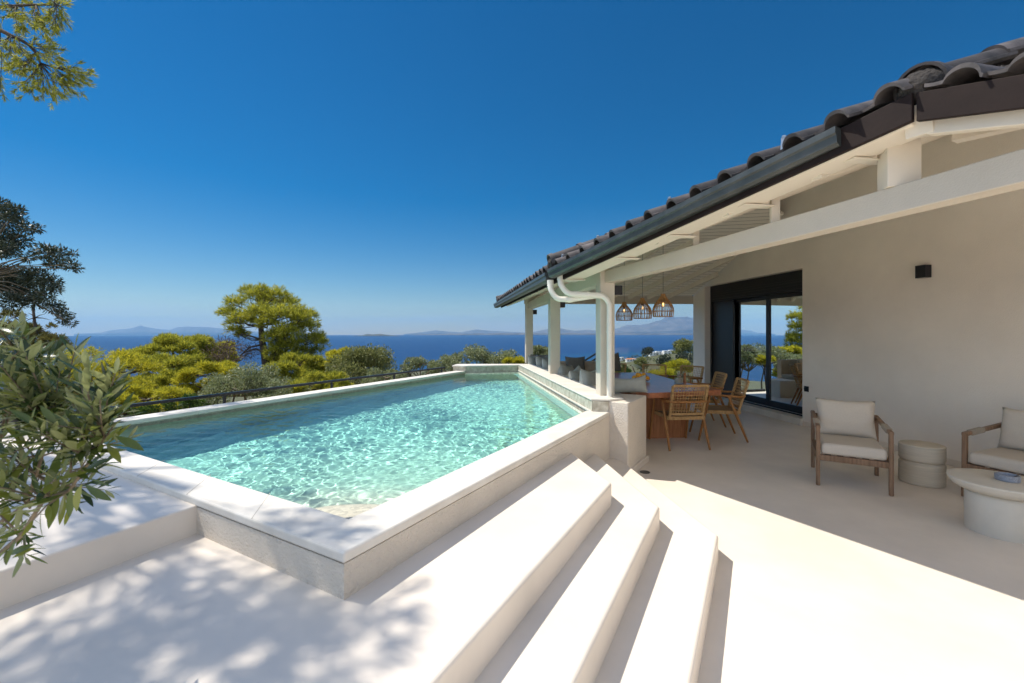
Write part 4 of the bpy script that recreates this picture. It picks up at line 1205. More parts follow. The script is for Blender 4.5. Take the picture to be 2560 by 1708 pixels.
for (a, b, r), c in zip(sp, C):
    c = Vector(c); s_ = hub; mid = s_.lerp(c,.5)+Vector((0,0,0.10)); q.tube([s_, mid, c], [0.016,0.010,0.004], 6)
    for _ in range(3):
        e = c + Vector((rng.normal(), rng.normal(), rng.normal())).normalized()*(r/k_/F*d0); q.tube([mid.lerp(c,.7), c.lerp(e,.4), e], [0.008,0.006,0.002], 4)
q.build('trunk', M['olivebark'], t, smooth=True)
d0 = 14.0
sp = [(100,1130,70),(250,1250,75),(330,1330,95),(450,1350,85),(520,1380,52),(150,1300,100),(430,1220,32),(40,1250,110),(200,1400,120),(380,1430,80)]
C = np.array([tuple(DP(a/k_, 460+b/k_, d0+rng.uniform(-.5,.5))) for a, b, r in sp]); Rs = np.array([r/k_/F*d0 for a, b, r in sp])
b0 = DP(92, 870, d0); bz = terr(b0.x, b0.y)-0.1
t = thing('pine_tree', 'dull brownish pine with a thin bare top below the dark olive tree', 'pine tree', (b0.x, b0.y, bz))
lv = Leaves(); tufts(lv, C, Rs, 2000, 0.12, 0.02, rng, up=0.2); lv.build('crown', LM['pine_dull'], t)
q = MB(); limbs(q, (b0.x, b0.y, bz), DP(280/k_, 460+1040/k_, d0), C, Rs, 0.11, rng, 7)
for a, b in ((430,1160),(200,1180),(380,1110),(240,1100)): q.tube([DP(300/k_, 460+1140/k_, d0), DP((300+a)/2/k_, 460+(b+1140)/2/k_-2, d0), DP(a/k_, 460+b/k_, d0)], [0.02,0.012,0.004], 4)
q.build('trunk', M['bark'], t, smooth=True)

# --- pine overhead at the left: only its lowest branch reaches the picture, its crown dapples the deck
rng = np.random.default_rng(81)
t = thing('pine_tree', 'overhanging pine whose needle branches enter the picture at the top left corner', 'pine tree', (-10.6, 5.6, terr(-10.6,5.6)))
q = MB()
trunk = [Vector((-10.6,5.6,terr(-10.6,5.6)-0.1)), Vector((-10.4,5.5,1.5)), Vector((-10.1,5.4,4.5)), Vector((-9.8,5.2,7.5)), Vector((-9.0,4.8,10.5)), Vector((-8.6,4.5,12.5))]
q.tube(trunk, [0.30,0.26,0.22,0.18,0.12,0.05], 10)
lv = Leaves(); d0 = 6.4; kz = 6.533
main = [trunk[2], Vector((-8.7,6.2,5.6)), DP(-40,62,d0), DP(0,75,d0), DP(27,89,d0), DP(50,99,d0), DP(73,113,d0), DP(89,132,d0), DP(101,158,d0), DP(138,170,d0), DP(162,173,d0), DP(199,184,d0)]
q.tube(main, [0.09,0.06,0.034,0.030,0.027,0.024,0.021,0.018,0.015,0.011,0.008,0.004], 7)
main2 = [trunk[2]+Vector((0.1,0,0.6)), Vector((-8.6,6.3,6.3)), DP(-20,20,d0), DP(40,15,d0), DP(90,12,d0), DP(140,14,d0)]
q.tube(main2, [0.08,0.05,0.028,0.02,0.012,0.005], 7)
lr = random.Random(9)
def zpt(a, b): return DP(a/kz, b/kz, d0 + lr.uniform(-.35,.35))
tips = []
def fan(src, pts, r=0.006):
    for (a, b) in pts:
        e = zpt(a, b); s_ = src; mid = s_.lerp(e, 0.5) + Vector((lr.uniform(-.04,.04), lr.uniform(-.04,.04), lr.uniform(-.02,.05)))
        q.tube([s_, mid, e], [r, r*0.7, r*0.35], 4); tips.append((e, (e-mid).normalized()))
        for _ in range(3):
            s2 = s_.lerp(e, lr.uniform(.4,.95)); e2 = s2 + ((e-s_).normalized() + Vector((lr.gauss(0,.6), lr.gauss(0,.6), lr.gauss(-.15,.5)))).normalized()*lr.uniform(.10,.24)
            q.tube([s2, e2], [r*0.45, r*0.2], 3); tips.append((e2, (e2-s2).normalized()))
fan(main[6], [(620,730),(700,760),(780,800),(840,850),(860,900),(640,880),(720,900),(800,960)])
fan(main[4], [(40,660),(130,680),(280,600),(60,760),(250,760),(320,800),(150,900),(220,1000),(300,960),(420,900),(60,1000)])
fan(main[7], [(420,1040),(480,1130),(300,1060),(250,1160),(120,1160),(340,1200),(540,1130),(60,1110),(520,990)])
fan(main[9], [(1100,1130),(1200,1150),(1290,1120),(1340,1180),(1330,1240),(1250,1250),(1160,1220),(1010,1220)])
fan(main[8], [(480,1280),(560,1260),(350,1400),(420,1440),(520,1500),(640,1450),(720,1470),(820,1520),(760,1330),(900,1420),(950,1520),(1060,1480),(1150,1480),(1220,1500),(1180,1380),(1300,1370),(1330,1340),(1090,1340),(1010,1560),(880,1600),(700,1600)])
fan(main2[3], [(300,60),(380,140),(250,260),(320,300),(420,240),(480,340),(120,60),(180,180),(60,120),(280,450),(390,510),(40,290)])
fan(main2[4], [(560,100),(620,200),(600,420),(560,480),(680,450),(760,500),(720,380),(640,300),(520,60),(700,160)])
fan(main2[5], [(860,30),(940,60),(1000,110),(1010,160),(960,250),(1020,300),(880,330),(820,200),(900,440),(960,460),(840,470),(780,300),(1000,30),(920,-40),(800,-60)])
fan(main[3], [(-60,1420),(0,1480),(-120,1380),(-100,900),(-150,700)])
TP = np.array([tuple(p) for p, _ in tips]); TD = np.array([tuple(dv) for _, dv in tips])
reps = 26; P_ = np.repeat(TP, reps, 0) - np.repeat(TD, reps, 0)*(rng.random(len(TP)*reps)*0.09)[:, None]
D_ = np.repeat(TD, reps, 0) + rng.normal(size=(len(TP)*reps, 3))*0.38
lv.blades(P_, D_, 0.085*(0.7+0.6*rng.random(len(P_))), 0.0085, rng)
# crown clumps, placed along the sun rays that end on the dappled parts of deck, platform and pool
T = []
for _ in range(62):
    T.append((lr.uniform(-2.7,-0.45), lr.uniform(0.75,1.75), 0.49))
T = [p for p in T if p[0] < -0.25 - 0.35*abs(p[1]-1.35) and p[0] > -1.955 + (p[1]-1.66)*0.46]
T += [(-0.62,1.38,.49),(-0.75,1.2,.49),(-0.85,1.62,.49),(-1.05,1.75,.49),(-1.25,1.95,.49),(-0.9,1.95,.68),(-1.0,2.0,.68),(-2.0,1.95,.64),(-1.85,2.1,.64),(-1.75,3.05,.6),(-1.5,3.0,.6),(-1.95,3.25,.6),(-1.35,2.9,.6),(-2.3,3.4,.6),(-2.9,3.15,.68),(-3.1,3.3,.68),(-3.9,4.35,.68),(-3.7,4.8,.68),(-3.45,5.2,.68),(-4.1,4.1,.68)]
C = []; Rs = []
for x, y, z in T:
    h = lr.uniform(6.6, 8.8); s_ = (h-z)/SUNV.z
    C.append((x+SUNV.x*s_, y+SUNV.y*s_, h)); Rs.append(lr.uniform(0.11,0.26))
C = np.array(C); Rs = np.array(Rs)
tufts(lv, C, Rs, 1500, 0.11, 0.016, rng, per=6, shell=0.2)
C2_ = np.array([(lr.gauss(-9.2,1.6), lr.gauss(4.5,1.5), lr.uniform(8.8,12.5)) for _ in range(26)]); R2_ = np.full(26, 0.55)
lv.build('crown', LM['pine_mid'], t)
for c in C[::2]:
    c = Vector(c); s_ = trunk[3].lerp(trunk[5], lr.random()); q.tube([s_, s_.lerp(c,.5)+Vector((0,0,.25)), c], [0.03,0.02,0.006], 5)
q.build('trunk', M['bark'], t, smooth=True)

# --- foreground olive sapling on the platform
rng = np.random.default_rng(91); lr = random.Random(12)
LM['sapling'] = leafmat('olive_leaf_fresh', (0.024,0.046,0.011), (0.29,0.31,0.055), trans=0.30, rough=0.27, back=(0.27,0.30,0.13), spec=0.6, c3=(0.10,0.14,0.026))
bx, by, bz = -2.75, 1.15, 0.64
sap = thing('olive_sapling', 'young olive with glossy narrow leaves close to the camera at the left edge', 'olive tree', (bx, by, bz))
q = MB(); V = []; FQ = []
root = Vector((bx, by, bz))
def D1(a, b, d): return DP(a, b, d)
stA = [root, Vector((-2.1,1.17,0.78)), D1(-120,1480,1.2), D1(0,1384,1.18), D1(53,1339,1.17), D1(110,1249,1.15), D1(175,1225,1.13)]
stB = [root, Vector((-2.1,1.3,0.85)), D1(-100,1370,1.3), D1(0,1306,1.28), D1(65,1262,1.27), D1(122,1229,1.26)]
stC = [stB[4], D1(90,1188,1.25), D1(105,1140,1.25), D1(118,1106,1.25), D1(135,1066,1.24)]
stD = [stA[6], D1(228,1147,1.12), D1(260,1100,1.12), D1(286,1061,1.12)]
stE = [stB[2], D1(-60,1250,1.35), D1(-10,1130,1.35), D1(30,1020,1.33), D1(50,930,1.3)]
for s_, r in ((stA,.009),(stB,.009),(stC,.0055),(stD,.004),(stE,.006)):
    k = len(s_); q.tube(s_, [r*(1-0.55*i/(k-1)) for i in range(k)], 7)
hubs = [stA[3], stA[4], stA[5], stA[6], stB[3], stB[4], stC[1], stC[2], stC[3], stC[4], stD[1], stD[2], stE[1], stE[2], stE[3], stE[4]]
def leaf(p, dirv, nrm, L, Wd):
    d_ = dirv.normalized(); s_ = d_.cross(nrm).normalized(); n_ = s_.cross(d_)
    b0_ = len(V); bend = lr.uniform(-0.12,0.22)*L; fold = 0.10*Wd
    prof = [(0.0,0.04),(0.14,0.42),(0.35,0.88),(0.55,1.0),(0.75,0.78),(0.9,0.40),(1.0,0.03)]
    for t_, w_ in prof:
        c_ = p + d_*(L*t_) - n_*(bend*t_*t_)
        V.append(c_ - s_*(w_*Wd/2) + n_*fold*w_); V.append(c_); V.append(c_ + s_*(w_*Wd/2) + n_*fold*w_)
    for i in range(len(prof)-1):
        a = b0_ + i*3
        FQ.append((a, a+1, a+4, a+3)); FQ.append((a+1, a+2, a+5, a+4))
ends = [(40,822),(105,885),(150,925),(222,915),(288,935),(268,962),(250,1000),(308,1032),(318,1100),(262,1160),(235,1205),(262,1225),(178,1262),(62,1392),(18,1372),(60,1000),(120,985),(180,1010),(30,920),(85,955),(205,1085),(150,1090),(0,1090),(62,1110),(-25,990),(-30,1180),(240,1060),(200,960),(20,1040),(100,1060),(-10,900),(60,880),(170,1150),(110,1180),(30,1180),(215,1150),(255,1110),(10,1250),(-5,820),(-40,1060),(140,960),(225,1010),(0,960),(75,1060),(190,1050),(-50,880),(60,1330)]
ends += [(lr.uniform(-60,235), lr.uniform(860,1200)) for _ in range(34)] + [(lr.uniform(-60,120), lr.uniform(1180,1300)) for _ in range(6)]
for i, (a, b) in enumerate(ends):
    e = D1(a, b, lr.uniform(1.02, 1.40)); 
    h = min(hubs, key=lambda p: (p-e).length + (0.12 if p.z > e.z+0.02 else 0)*(1 if b < 1200 else 0) + lr.uniform(0,.05))
    if (e-h).length < 0.09: h = h.lerp(Vector((-1.6,1.2,0.9)), 0.12)
    mid = h.lerp(e, 0.5) + Vector((lr.uniform(-.02,.02), lr.uniform(-.02,.02), lr.uniform(-0.01,0.03)))
    q.tube([h, mid, e], [0.0030, 0.0022, 0.0011], 5)
    ln = (mid-h).length + (e-mid).length; npair = max(4, int(ln/0.019)); ax = (e-h).normalized()
    ph = lr.uniform(0, 6.28)
    for k in range(npair+1):
        t_ = 0.12 + 0.88*k/npair; p = h.lerp(mid, t_*2) if t_ < 0.5 else mid.lerp(e, t_*2-1)
        s0 = ax.cross(Vector((0,0,1))); s0 = s0.normalized() if s0.length > 1e-3 else Vector((1,0,0)); u0 = s0.cross(ax)
        th = ph + (k % 2)*math.pi/2
        o_ = s0*math.cos(th) + u0*math.sin(th)
        for sg in (1, -1):
            dv = (ax*lr.uniform(.55,1.0) + o_*sg*lr.uniform(.55,.95) + Vector((0,0,lr.uniform(-.15,.30)))).normalized()
            L_ = lr.uniform(0.046,0.080)*(0.75 if t_ > 0.93 else 1)
            nr = (Vector((0,0,1)) + Vector((lr.gauss(0,.35), lr.gauss(0,.35), 0)) + ax*0.3).normalized()
            leaf(p, dv, nr, L_, L_*lr.uniform(0.18,0.26))
    leaf(e, ax, Vector((lr.gauss(0,.4), lr.gauss(0,.4), 1)).normalized(), 0.045, 0.011)
# a few single hanging leaves that stand clear of the mass
for (a, b, a2, b2, d_, nz_) in ((214,1215,272,1252,1.02,(0,-.9,.5)),(205,1210,176,1285,1.02,(0,-1,.2)),(178,1222,178,1292,1.05,(.2,-1,.2)),(288,1090,358,1122,1.10,(0,-.6,.8)),(15,1390,75,1360,1.05,(0,-.8,.6)),(30,1395,78,1368,1.05,(0,-.7,.7)),(215,1172,275,1145,1.05,(0,-.8,.6)),(45,1330,62,1300,1.08,(0,-1,0))):
    p0_, p1_ = D1(a, b, d_), D1(a2, b2, d_); leaf(p0_, p1_-p0_, Vector(nz_).normalized(), (p1_-p0_).length, (p1_-p0_).length*0.27)
q.build('stem', M['olivebark'], sap, smooth=True)
MB().add(V, FQ).build('foliage', LM['sapling'], sap, smooth=True)

# ------------------------------------------------------------------ the coast on the right: scrub, trees, white houses
def ground_hit(px, py):
    u_ = (px-CX)/F; s_ = (py-HZ)/F
    y = 20.0
    while y < 1700:
        if EYE - s_*y <= terr(u_*y, y): break
        y *= 1.01
    return Vector((u_*y, y, terr(u_*y, y)))
rng = np.random.default_rng(131)
lv = Leaves()
cnt = 0; Cs = []; Rr_ = []
while cnt < 2300:
    r = 45*(1500/45)**rng.random(); th = rng.uniform(-12, 27); sr_ = shore_r(th)
    if r > sr_*0.985: continue
    x, y = r*math.sin(R(th)), r*math.cos(R(th)); s_ = rng.uniform(1.2, 3.4)*(1.0 if r > 150 else 0.6)
    Cs.append((x, y, terr(x, y)+s_*0.45)); Rr_.append(s_); cnt += 1
Cs = np.array(Cs); Rr_ = np.array(Rr_)
for (r0, r1, per) in ((0,150,170),(150,500,60),(500,2000,26)):
    dd = np.hypot(Cs[:,0], Cs[:,1]); mk = (dd >= r0) & (dd < r1)
    C_, R_ = Cs[mk], Rr_[mk]
    idx = np.repeat(np.arange(len(C_)), per); d_ = ball(len(idx), rng); d_[:,2] = np.abs(d_[:,2])*0.9-0.15
    P_ = C_[idx] + d_*(R_[idx]*(0.5+0.5*rng.random(len(idx))))[:, None]*np.array([1.1,1.1,0.8])
    px_ = np.hypot(P_[:,0], P_[:,1])/F
    lv.blades(P_, d_+rng.normal(size=(len(idx),3))*0.7, np.maximum(0.28*R_[idx], 3.0*px_), np.maximum(0.15*R_[idx], 1.8*px_), rng)
LM['far'] = leafmat('coastal_scrub', (0.045,0.06,0.028), (0.20,0.20,0.05), trans=0.25, rough=0.7, c3=(0.10,0.115,0.045))
tag(lv.build('coastal_scrub', LM['far']), kind='stuff')
G3 = 'trees on the coastal slope'
def far_tree(label, px, py, rx, ry, kind, n, seed, d=None, name='tree', nsub=12):
    g = ground_hit(px, py+ry) if d is None else None
    dd = d or g.y
    tree(name, label, 'tree', px, py, rx, ry, dd, kind, n, seed, G3, nsub, depth=rx/F*dd, subk=0.45)
far_tree('large eucalyptus on the slope, right beside the house corner', 1712, 873, 24, 22, 'shrub', 1500, 140, d=48, nsub=18)
far_tree('broad dark tree below the eucalyptus by the house corner', 1722, 905, 34, 20, 'olive_dark', 900, 141, d=42)
far_tree('grey crowned tree standing just left of the white apartment row', 1618, 880, 13, 10, 'olive_dark', 500, 142, d=300, nsub=9)
far_tree('bright yellow green pine below the coast, nearest the house corner', 1702, 925, 44, 20, 'pine', 1300, 143, d=33, nsub=16)
far_tree('yellow green pine behind the far dining chairs', 1655, 940, 30, 16, 'pine', 800, 144, d=28)
far_tree('round bright green bush left of the white terrace house', 1562, 930, 22, 12, 'bright', 900, 145, d=30)
far_tree('grey green tree in front of the orange roofed house', 1612, 912, 26, 14, 'shrub', 900, 146, d=75)
far_tree('low grey tree right of the white terrace house', 1668, 905, 22, 12, 'olive_dark', 600, 147, d=90)
M['hwhite'] = surf('white_render', (0.78,0.76,0.72), rough=0.8, var=0.04, vscale=0.3)
M['hroof'] = surf('orange_roof', (0.50,0.19,0.09), rough=0.8, var=0.15, vscale=1.5)
M['hwin'] = surf('far_window', (0.05,0.07,0.09), rough=0.3)
def far_house(label, px, py, wpx, hpx, roof=None, storeys=1, seed=0, d=None, group='white houses on the coast'):
    g = ground_hit(px, py) if d is None else DP(px, py, d)
    if d: g.z = min(g.z, terr(g.x, g.y)+1.5)
    d_ = g.y; W_ = wpx/F*d_; H_ = hpx/F*d_
    t = thing('house', label, 'house', tuple(g), group)
    q = MB(); q.box((g.x, g.y+W_*0.3, g.z+H_/2-1), (W_, W_*0.6, H_+2))
    q.box((g.x+W_*0.22, g.y+W_*0.15, g.z+H_*1.12), (W_*0.4, W_*0.3, H_*0.3))
    q.build('wall', M['hwhite'], t)
    if roof:
        q = MB(); z0 = g.z+H_*1.0; y0, y1 = g.y-0.3, g.y+W_*0.6+0.3; xm = W_/2+0.3
        q.add([(g.x-xm,y0,z0),(g.x+xm,y0,z0),(g.x+xm,y1,z0),(g.x-xm,y1,z0),(g.x-xm*.5,(y0+y1)/2,z0+H_*.45),(g.x+xm*.5,(y0+y1)/2,z0+H_*.45)], [(0,1,5,4),(1,2,5),(2,3,4,5),(3,0,4),(3,2,1,0)])
        q.build('roof', M['hroof'], t)
    nwin = max(2, int(wpx/7))
    for s_ in range(storeys):
        for k in range(nwin):
            x = g.x - W_/2 + W_*(k+0.5)/nwin; z = g.z + H_*(s_+0.5)/storeys
            q = MB(); q.box((x, g.y-0.03, z), (W_/nwin*0.45, 0.08, H_/storeys*0.45)); q.build('window', M['hwin'], t)
    return t
far_house('long white apartment row above the shore, left half', 1640, 889, 30, 8, None, 2, 1)
far_house('long white apartment row above the shore, right half, behind the eucalyptus', 1673, 886, 26, 8, None, 2, 2)
far_house('white house with an orange tiled roof on the coastal slope', 1581, 905, 28, 5, True, 1, 3)
far_house('white house at the edge of the sea, left of the orange roofed one', 1553, 901, 16, 6, None, 1, 4)
far_house('white house with a roof terrace, nearest of the coast houses', 1624, 931, 34, 9, None, 1, 5, d=60)
far_house('small white house right of the orange roofed house', 1604, 907, 14, 4, None, 1, 6)
far_house('small white house half hidden by scrub under the apartment row', 1655, 901, 16, 4, None, 1, 7)
far_house('small cream house low on the slope seen right of the middle post', 1425, 902, 12, 4, True, 1, 8)
far_house('tiny white house on the shore far behind the nearest post', 1500, 893, 10, 3, None, 1, 9)

# ------------------------------------------------------------------ air
mb = MB(); mb.box((0, 0, 430), (72000, 72000, 1400))
m, n, o = new_mat('sea_haze')
pv = N(n, 'ShaderNodeVolumePrincipled'); pv.inputs['Color'].default_value = (0.30,0.60,1.0,1); pv.inputs['Density'].default_value = 3.2e-5; pv.inputs['Anisotropy'].default_value = 0.2
n.links.new(pv.outputs[0], o.inputs['Volume'])
hz = mb.build('haze', m); tag(hz, kind='stuff')
# ------------------------------------------------------------------ furniture
def rot(p, rz):
    c, s = math.cos(rz), math.sin(rz); return Vector((p[0]*c - p[1]*s, p[0]*s + p[1]*c, p[2]))

# dining table
TB = [(1.70,5.98),(1.80,5.72),(2.90,6.04),(2.93,6.12),(2.80,6.7),(2.74,7.4),(2.72,8.5),(2.60,8.70),(1.85,8.64),(1.70,8.45)]
tb = thing('dining_table', 'long reddish wooden dining table with an angular polished top on block legs', 'table', (2.3, 7.2, 0))
b = MB(); b.prism(TB, 0.685, 0.755); b.build('tabletop', M['tabletop'], tb, bevel=0.004)
for (x0, x1, y0, y1) in ((1.96,2.58,6.36,6.92),(1.93,2.50,7.75,8.30)):
    b = MB(); b.prism([(x0,y0),(x1,y0+0.07),(x1-0.06,y1+0.07),(x0-0.06,y1)], 0.0, 0.684); b.build('leg', M['tableleg'], tb, bevel=0.004)

# dining chair, facing +Y
def dining_chair(label):
    t = thing('dining_chair', label, 'chair', (0,0,0), 'woven cord dining chairs')
    for s in (-1, 1):
        q = MB(); q.tube([(s*0.262,0.19,0.655),(s*0.268,0.27,0.33),(s*0.275,0.345,0.0)], [0.017,0.020,0.014], 9); q.build('leg', M['teak'], t, smooth=True, angle=60)
        q = MB(); q.tube([(s*0.262,-0.06,0.648),(s*0.268,-0.18,0.33),(s*0.275,-0.31,0.0)], [0.017,0.021,0.014], 9); q.build('leg', M['teak'], t, smooth=True, angle=60)
    q = MB()
    arm = []
    for i in range(17):
        th = math.pi*i/16; arm.append((-math.cos(th)*0.275, -0.19 - 0.13*math.sin(th)**0.7 if 0 < i < 16 else -0.19, 0.640))
    arm = [(-0.262,0.235,0.664),(-0.268,0.0,0.652)] + arm + [(0.268,0.0,0.652),(0.262,0.235,0.664)]
    q.tube(arm, [0.013]+[0.0165]*(len(arm)-2)+[0.013], 9); q.build('armrest', M['teak'], t, smooth=True, angle=60)
    # seat: woven panel with cord-wrapped rim
    q = MB(); nx = 12
    vs = []; fs = []
    for i in range(nx+1):
        for j in range(nx+1):
            x = -0.225+0.45*i/nx; y = -0.20+0.45*j/nx
            vs.append((x, y, 0.425 - 0.018*math.sin(math.pi*i/nx)*math.sin(math.pi*j/nx)))
    for i in range(nx):
        for j in range(nx):
            k = i*(nx+1)+j; fs.append((k, k+nx+1, k+nx+2, k+1))
    q.add(vs, fs); nv = len(vs)
    q.add([(x,y,z-0.012) for x,y,z in vs], [f[::-1] for f in fs]); q.build('seat', M['rattan_seat'], t, smooth=True)
    q = MB()
    for (a, c) in (((-0.24,0.26),(0.24,0.26)),((-0.24,-0.215),(0.24,-0.215)),((-0.24,-0.215),(-0.24,0.26)),((0.24,-0.215),(0.24,0.26))):
        n_ = 17
        for i in range(n_):
            u0 = (i+0.06)/n_; u1 = (i+0.94)/n_; a3 = Vector((a[0],a[1],0.412)); c3 = Vector((c[0],c[1],0.412))
            q.bar(a3.lerp(c3,u0), a3.lerp(c3,u1), 0.030, 0.046)
    q.build('seat_rim', M['rattan'], t)
    # back: open cord grid between wrapped uprights
    q = MB(); qf = MB()
    def bp(u_, v_):   # u -1..1, v 0..1
        x = u_*(0.225+0.012*v_); return Vector((x, -0.215 - 0.115*v_ - 0.030*(1-u_*u_), 0.47+0.385*v_))
    nu, nv = 13, 9
    for i in range(1, nu):
        u_ = -1+2*i/nu
        for j in range(8): 
            q.bar(bp(u_, j/8), bp(u_, (j+1)/8), 0.0062, 0.004, up=(0,1,0))
    for j in range(1, nv):
        v_ = j/nv
        for i in range(6): q.bar(bp(-1+i/3, v_), bp(-1+(i+1)/3, v_), 0.004, 0.0062)
    q.build('backrest', M['rattan'], t)
    for u_ in (-1, 1):
        for i in range(17): qf.bar(bp(u_, (i+.06)/17), bp(u_, (i+.94)/17), 0.032, 0.028, up=(0,1,0))
    for v_ in (0, 1):
        for i in range(17): qf.bar(bp(-1+2*(i+.06)/17, v_), bp(-1+2*(i+.94)/17, v_), 0.028, 0.032)
    for s in (-1, 1): qf.bar((s*0.225,-0.215,0.47),(s*0.235,-0.20,0.39), 0.026, 0.026, up=(0,1,0))
    qf.build('back_frame', M['rattan'], t)
    return t
ch = dining_chair('woven dining chair at the near end of the table, its back to the steps')
ch.location = (2.31, 6.02, 0); ch.rotation_euler = (0,0,R(5))
# second chair at the near right corner, turned to the table
dup(ch, (3.07, 6.46, 0), R(80), 'woven dining chair at the right side of the table, nearest to the sliding door')
dup(ch, (3.22, 7.42, 0), R(84), 'woven dining chair behind the glass jar, second along the door side of the table')
dup(ch, (2.95, 9.05, 0), R(160), 'dark backlit dining chair at the far end of the table, left of the glass jar')
dup(ch, (3.45, 8.75, 0), R(128), 'dining chair at the far right corner of the table, mostly hidden by the glass jar')
dup(ch, (2.15, 9.45, 0), R(150), 'dining chair with a grey cushion, just right of the downpipe at the far end')

# lounge armchair facing +Y
def rbox(c, size, r, seg=4):
    me = bmesh.new(); bmesh.ops.create_cube(me, size=1.0)
    for v in me.verts: v.co = Vector((v.co.x*size[0], v.co.y*size[1], v.co.z*size[2]))
    bmesh.ops.bevel(me, geom=me.edges[:], offset=r, segments=seg, affect='EDGES', profile=0.55)
    vs = [tuple(Vector(c)+v.co) for v in me.verts]; me.verts.index_update(); fs = [tuple(v.index for v in f.verts) for f in me.faces]; me.free()
    return vs, fs
def pillow_mesh(w_, h_, t_, seed=0, n=18, sag=0.03, pw=2.6):
    """cushion in the XZ plane, thickness along Y"""
    vs = []; fs = []
    for side in (1, -1):
        b0 = len(vs)
        for i in range(n+1):
            for j in range(n+1):
                u_ = -1+2*i/n; v_ = -1+2*j/n
                e = (max(0, (1-abs(u_)**pw))*max(0, (1-abs(v_)**pw)))**0.5
                pin = 1-0.06*(1-abs(u_)**2)*abs(v_)**6; pin2 = 1-0.06*(1-abs(v_)**2)*abs(u_)**6
                nn = mnoise.noise(Vector((u_*1.6+seed, v_*1.6, side+seed)))*0.12 + mnoise.noise(Vector((u_*4+seed, v_*4, side)))*0.04
                vs.append((u_*w_/2*pin2, side*(t_/2*e*(1+nn)), v_*h_/2*pin - sag*(1-u_*u_)*(v_ > 0)*v_))
        for i in range(n):
            for j in range(n):
                k = b0+i*(n+1)+j; f = (k, k+1, k+n+2, k+n+1)
                fs.append(f if side == 1 else f[::-1])
    return vs, fs
def xf(vs, loc, rx=0, rz=0, ry=0):
    Mx = Matrix.Rotation(rz, 3, 'Z') @ Matrix.Rotation(rx, 3, 'X') @ Matrix.Rotation(ry, 3, 'Y')
    return [Vector(loc) + Mx @ Vector(v) for v in vs]
def armchair(label):
    t = thing('lounge_chair', label, 'armchair', (0,0,0), 'beige lounge armchairs')
    X, Y0, Y1 = 0.285, -0.34, 0.34
    for s in (-1, 1):
        q = MB(); q.bar((s*X,Y1,0.0),(s*X,Y1-0.012,0.585), 0.036, 0.046, up=(0,1,0)); q.build('leg', M['greywood'], t, bevel=0.008, seg=2)
        q = MB(); q.bar((s*X,Y0,0.0),(s*X,Y0-0.03,0.62), 0.036, 0.046, up=(0,1,0)); q.build('leg', M['greywood'], t, bevel=0.008, seg=2)
        q = MB(); q.bar((s*X,Y1+0.012,0.590),(s*X,Y0-0.05,0.632), 0.042, 0.040); q.build('armrest', M['greywood'], t, bevel=0.012, seg=3)
        q = MB()
        for i in range(14): 
            a = Vector((s*X,0.25,0.5955)).lerp(Vector((s*X,0.03,0.609)), i/14); c = Vector((s*X,0.25,0.5955)).lerp(Vector((s*X,0.03,0.609)), (i+.94)/14)
            q.bar(a, c, 0.050, 0.048)
        q.build('cord_wrap', M['cordwrap'], t, bevel=0.006)
        q = MB(); q.bar((s*X,Y0,0.285),(s*X,Y1,0.285), 0.032, 0.06); q.build('side_rail', M['greywood'], t, bevel=0.005)
    q = MB(); q.bar((-X,Y1-0.01,0.285),(X,Y1-0.01,0.285), 0.035, 0.06); q.build('front_rail', M['greywood'], t, bevel=0.005)
    q = MB(); q.bar((-X,Y0-0.01,0.285),(X,Y0-0.01,0.285), 0.035, 0.06); q.bar((-X,Y0-0.03,0.60),(X,Y0-0.03,0.60), 0.03, 0.05); q.build('back_rail', M['greywood'], t, bevel=0.005)
    q = MB()
    for x in (-0.2,-0.1,0,0.1,0.2): q.bar((x,Y0+0.02,0.31),(x,Y1-0.03,0.31), 0.05, 0.012)
    q.build('seat_slats', M['black'], t)
    vs, fs = rbox((0,0.02,0.375), (0.525,0.66,0.115), 0.042, 5)
    vs = [(x, y, z + 0.012*math.cos(x*5.2)*math.cos(y*4.0)) for x, y, z in vs]
    MB().add(vs, fs).build('seat_cushion', M['linen'], t, smooth=True)
    vs, fs = pillow_mesh(0.53, 0.41, 0.19, seed=3, sag=0.008, pw=6.0)
    MB().add(xf(vs, (0,-0.235,0.615), rx=R(14)), fs).build('back_cushion', M['linen'], t, smooth=True)
    return t
ac = armchair('beige cushioned wooden lounge chair standing left of the drum side table')
ac.location = (3.535, 4.57, 0); ac.rotation_euler = (0,0,R(149))
dup(ac, (4.70, 3.97, 0), R(111), 'beige cushioned lounge chair behind the round coffee table, cut by the right picture edge')

# drum side table
t = thing('side_table', 'striated drum side table with a groove round its waist, between the lounge chairs', 'side table', (4.24,4.50,0))
b = MB(); r = 0.182
b.lathe([(r-0.01,0.0),(r,0.01),(r,0.205),(r-0.012,0.222),(r-0.018,0.228)], (4.24,4.50,0), 56); b.build('base', M['ribbed'], t, smooth=True, angle=30)
b = MB(); b.lathe([(r-0.018,0.229),(r-0.010,0.236),(r,0.252),(r,0.392),(r-0.006,0.399),(r-0.016,0.402),(0.0,0.402)], (4.24,4.50,0), 56, close=False); b.build('top', M['ribbed'], t, smooth=True, angle=30)

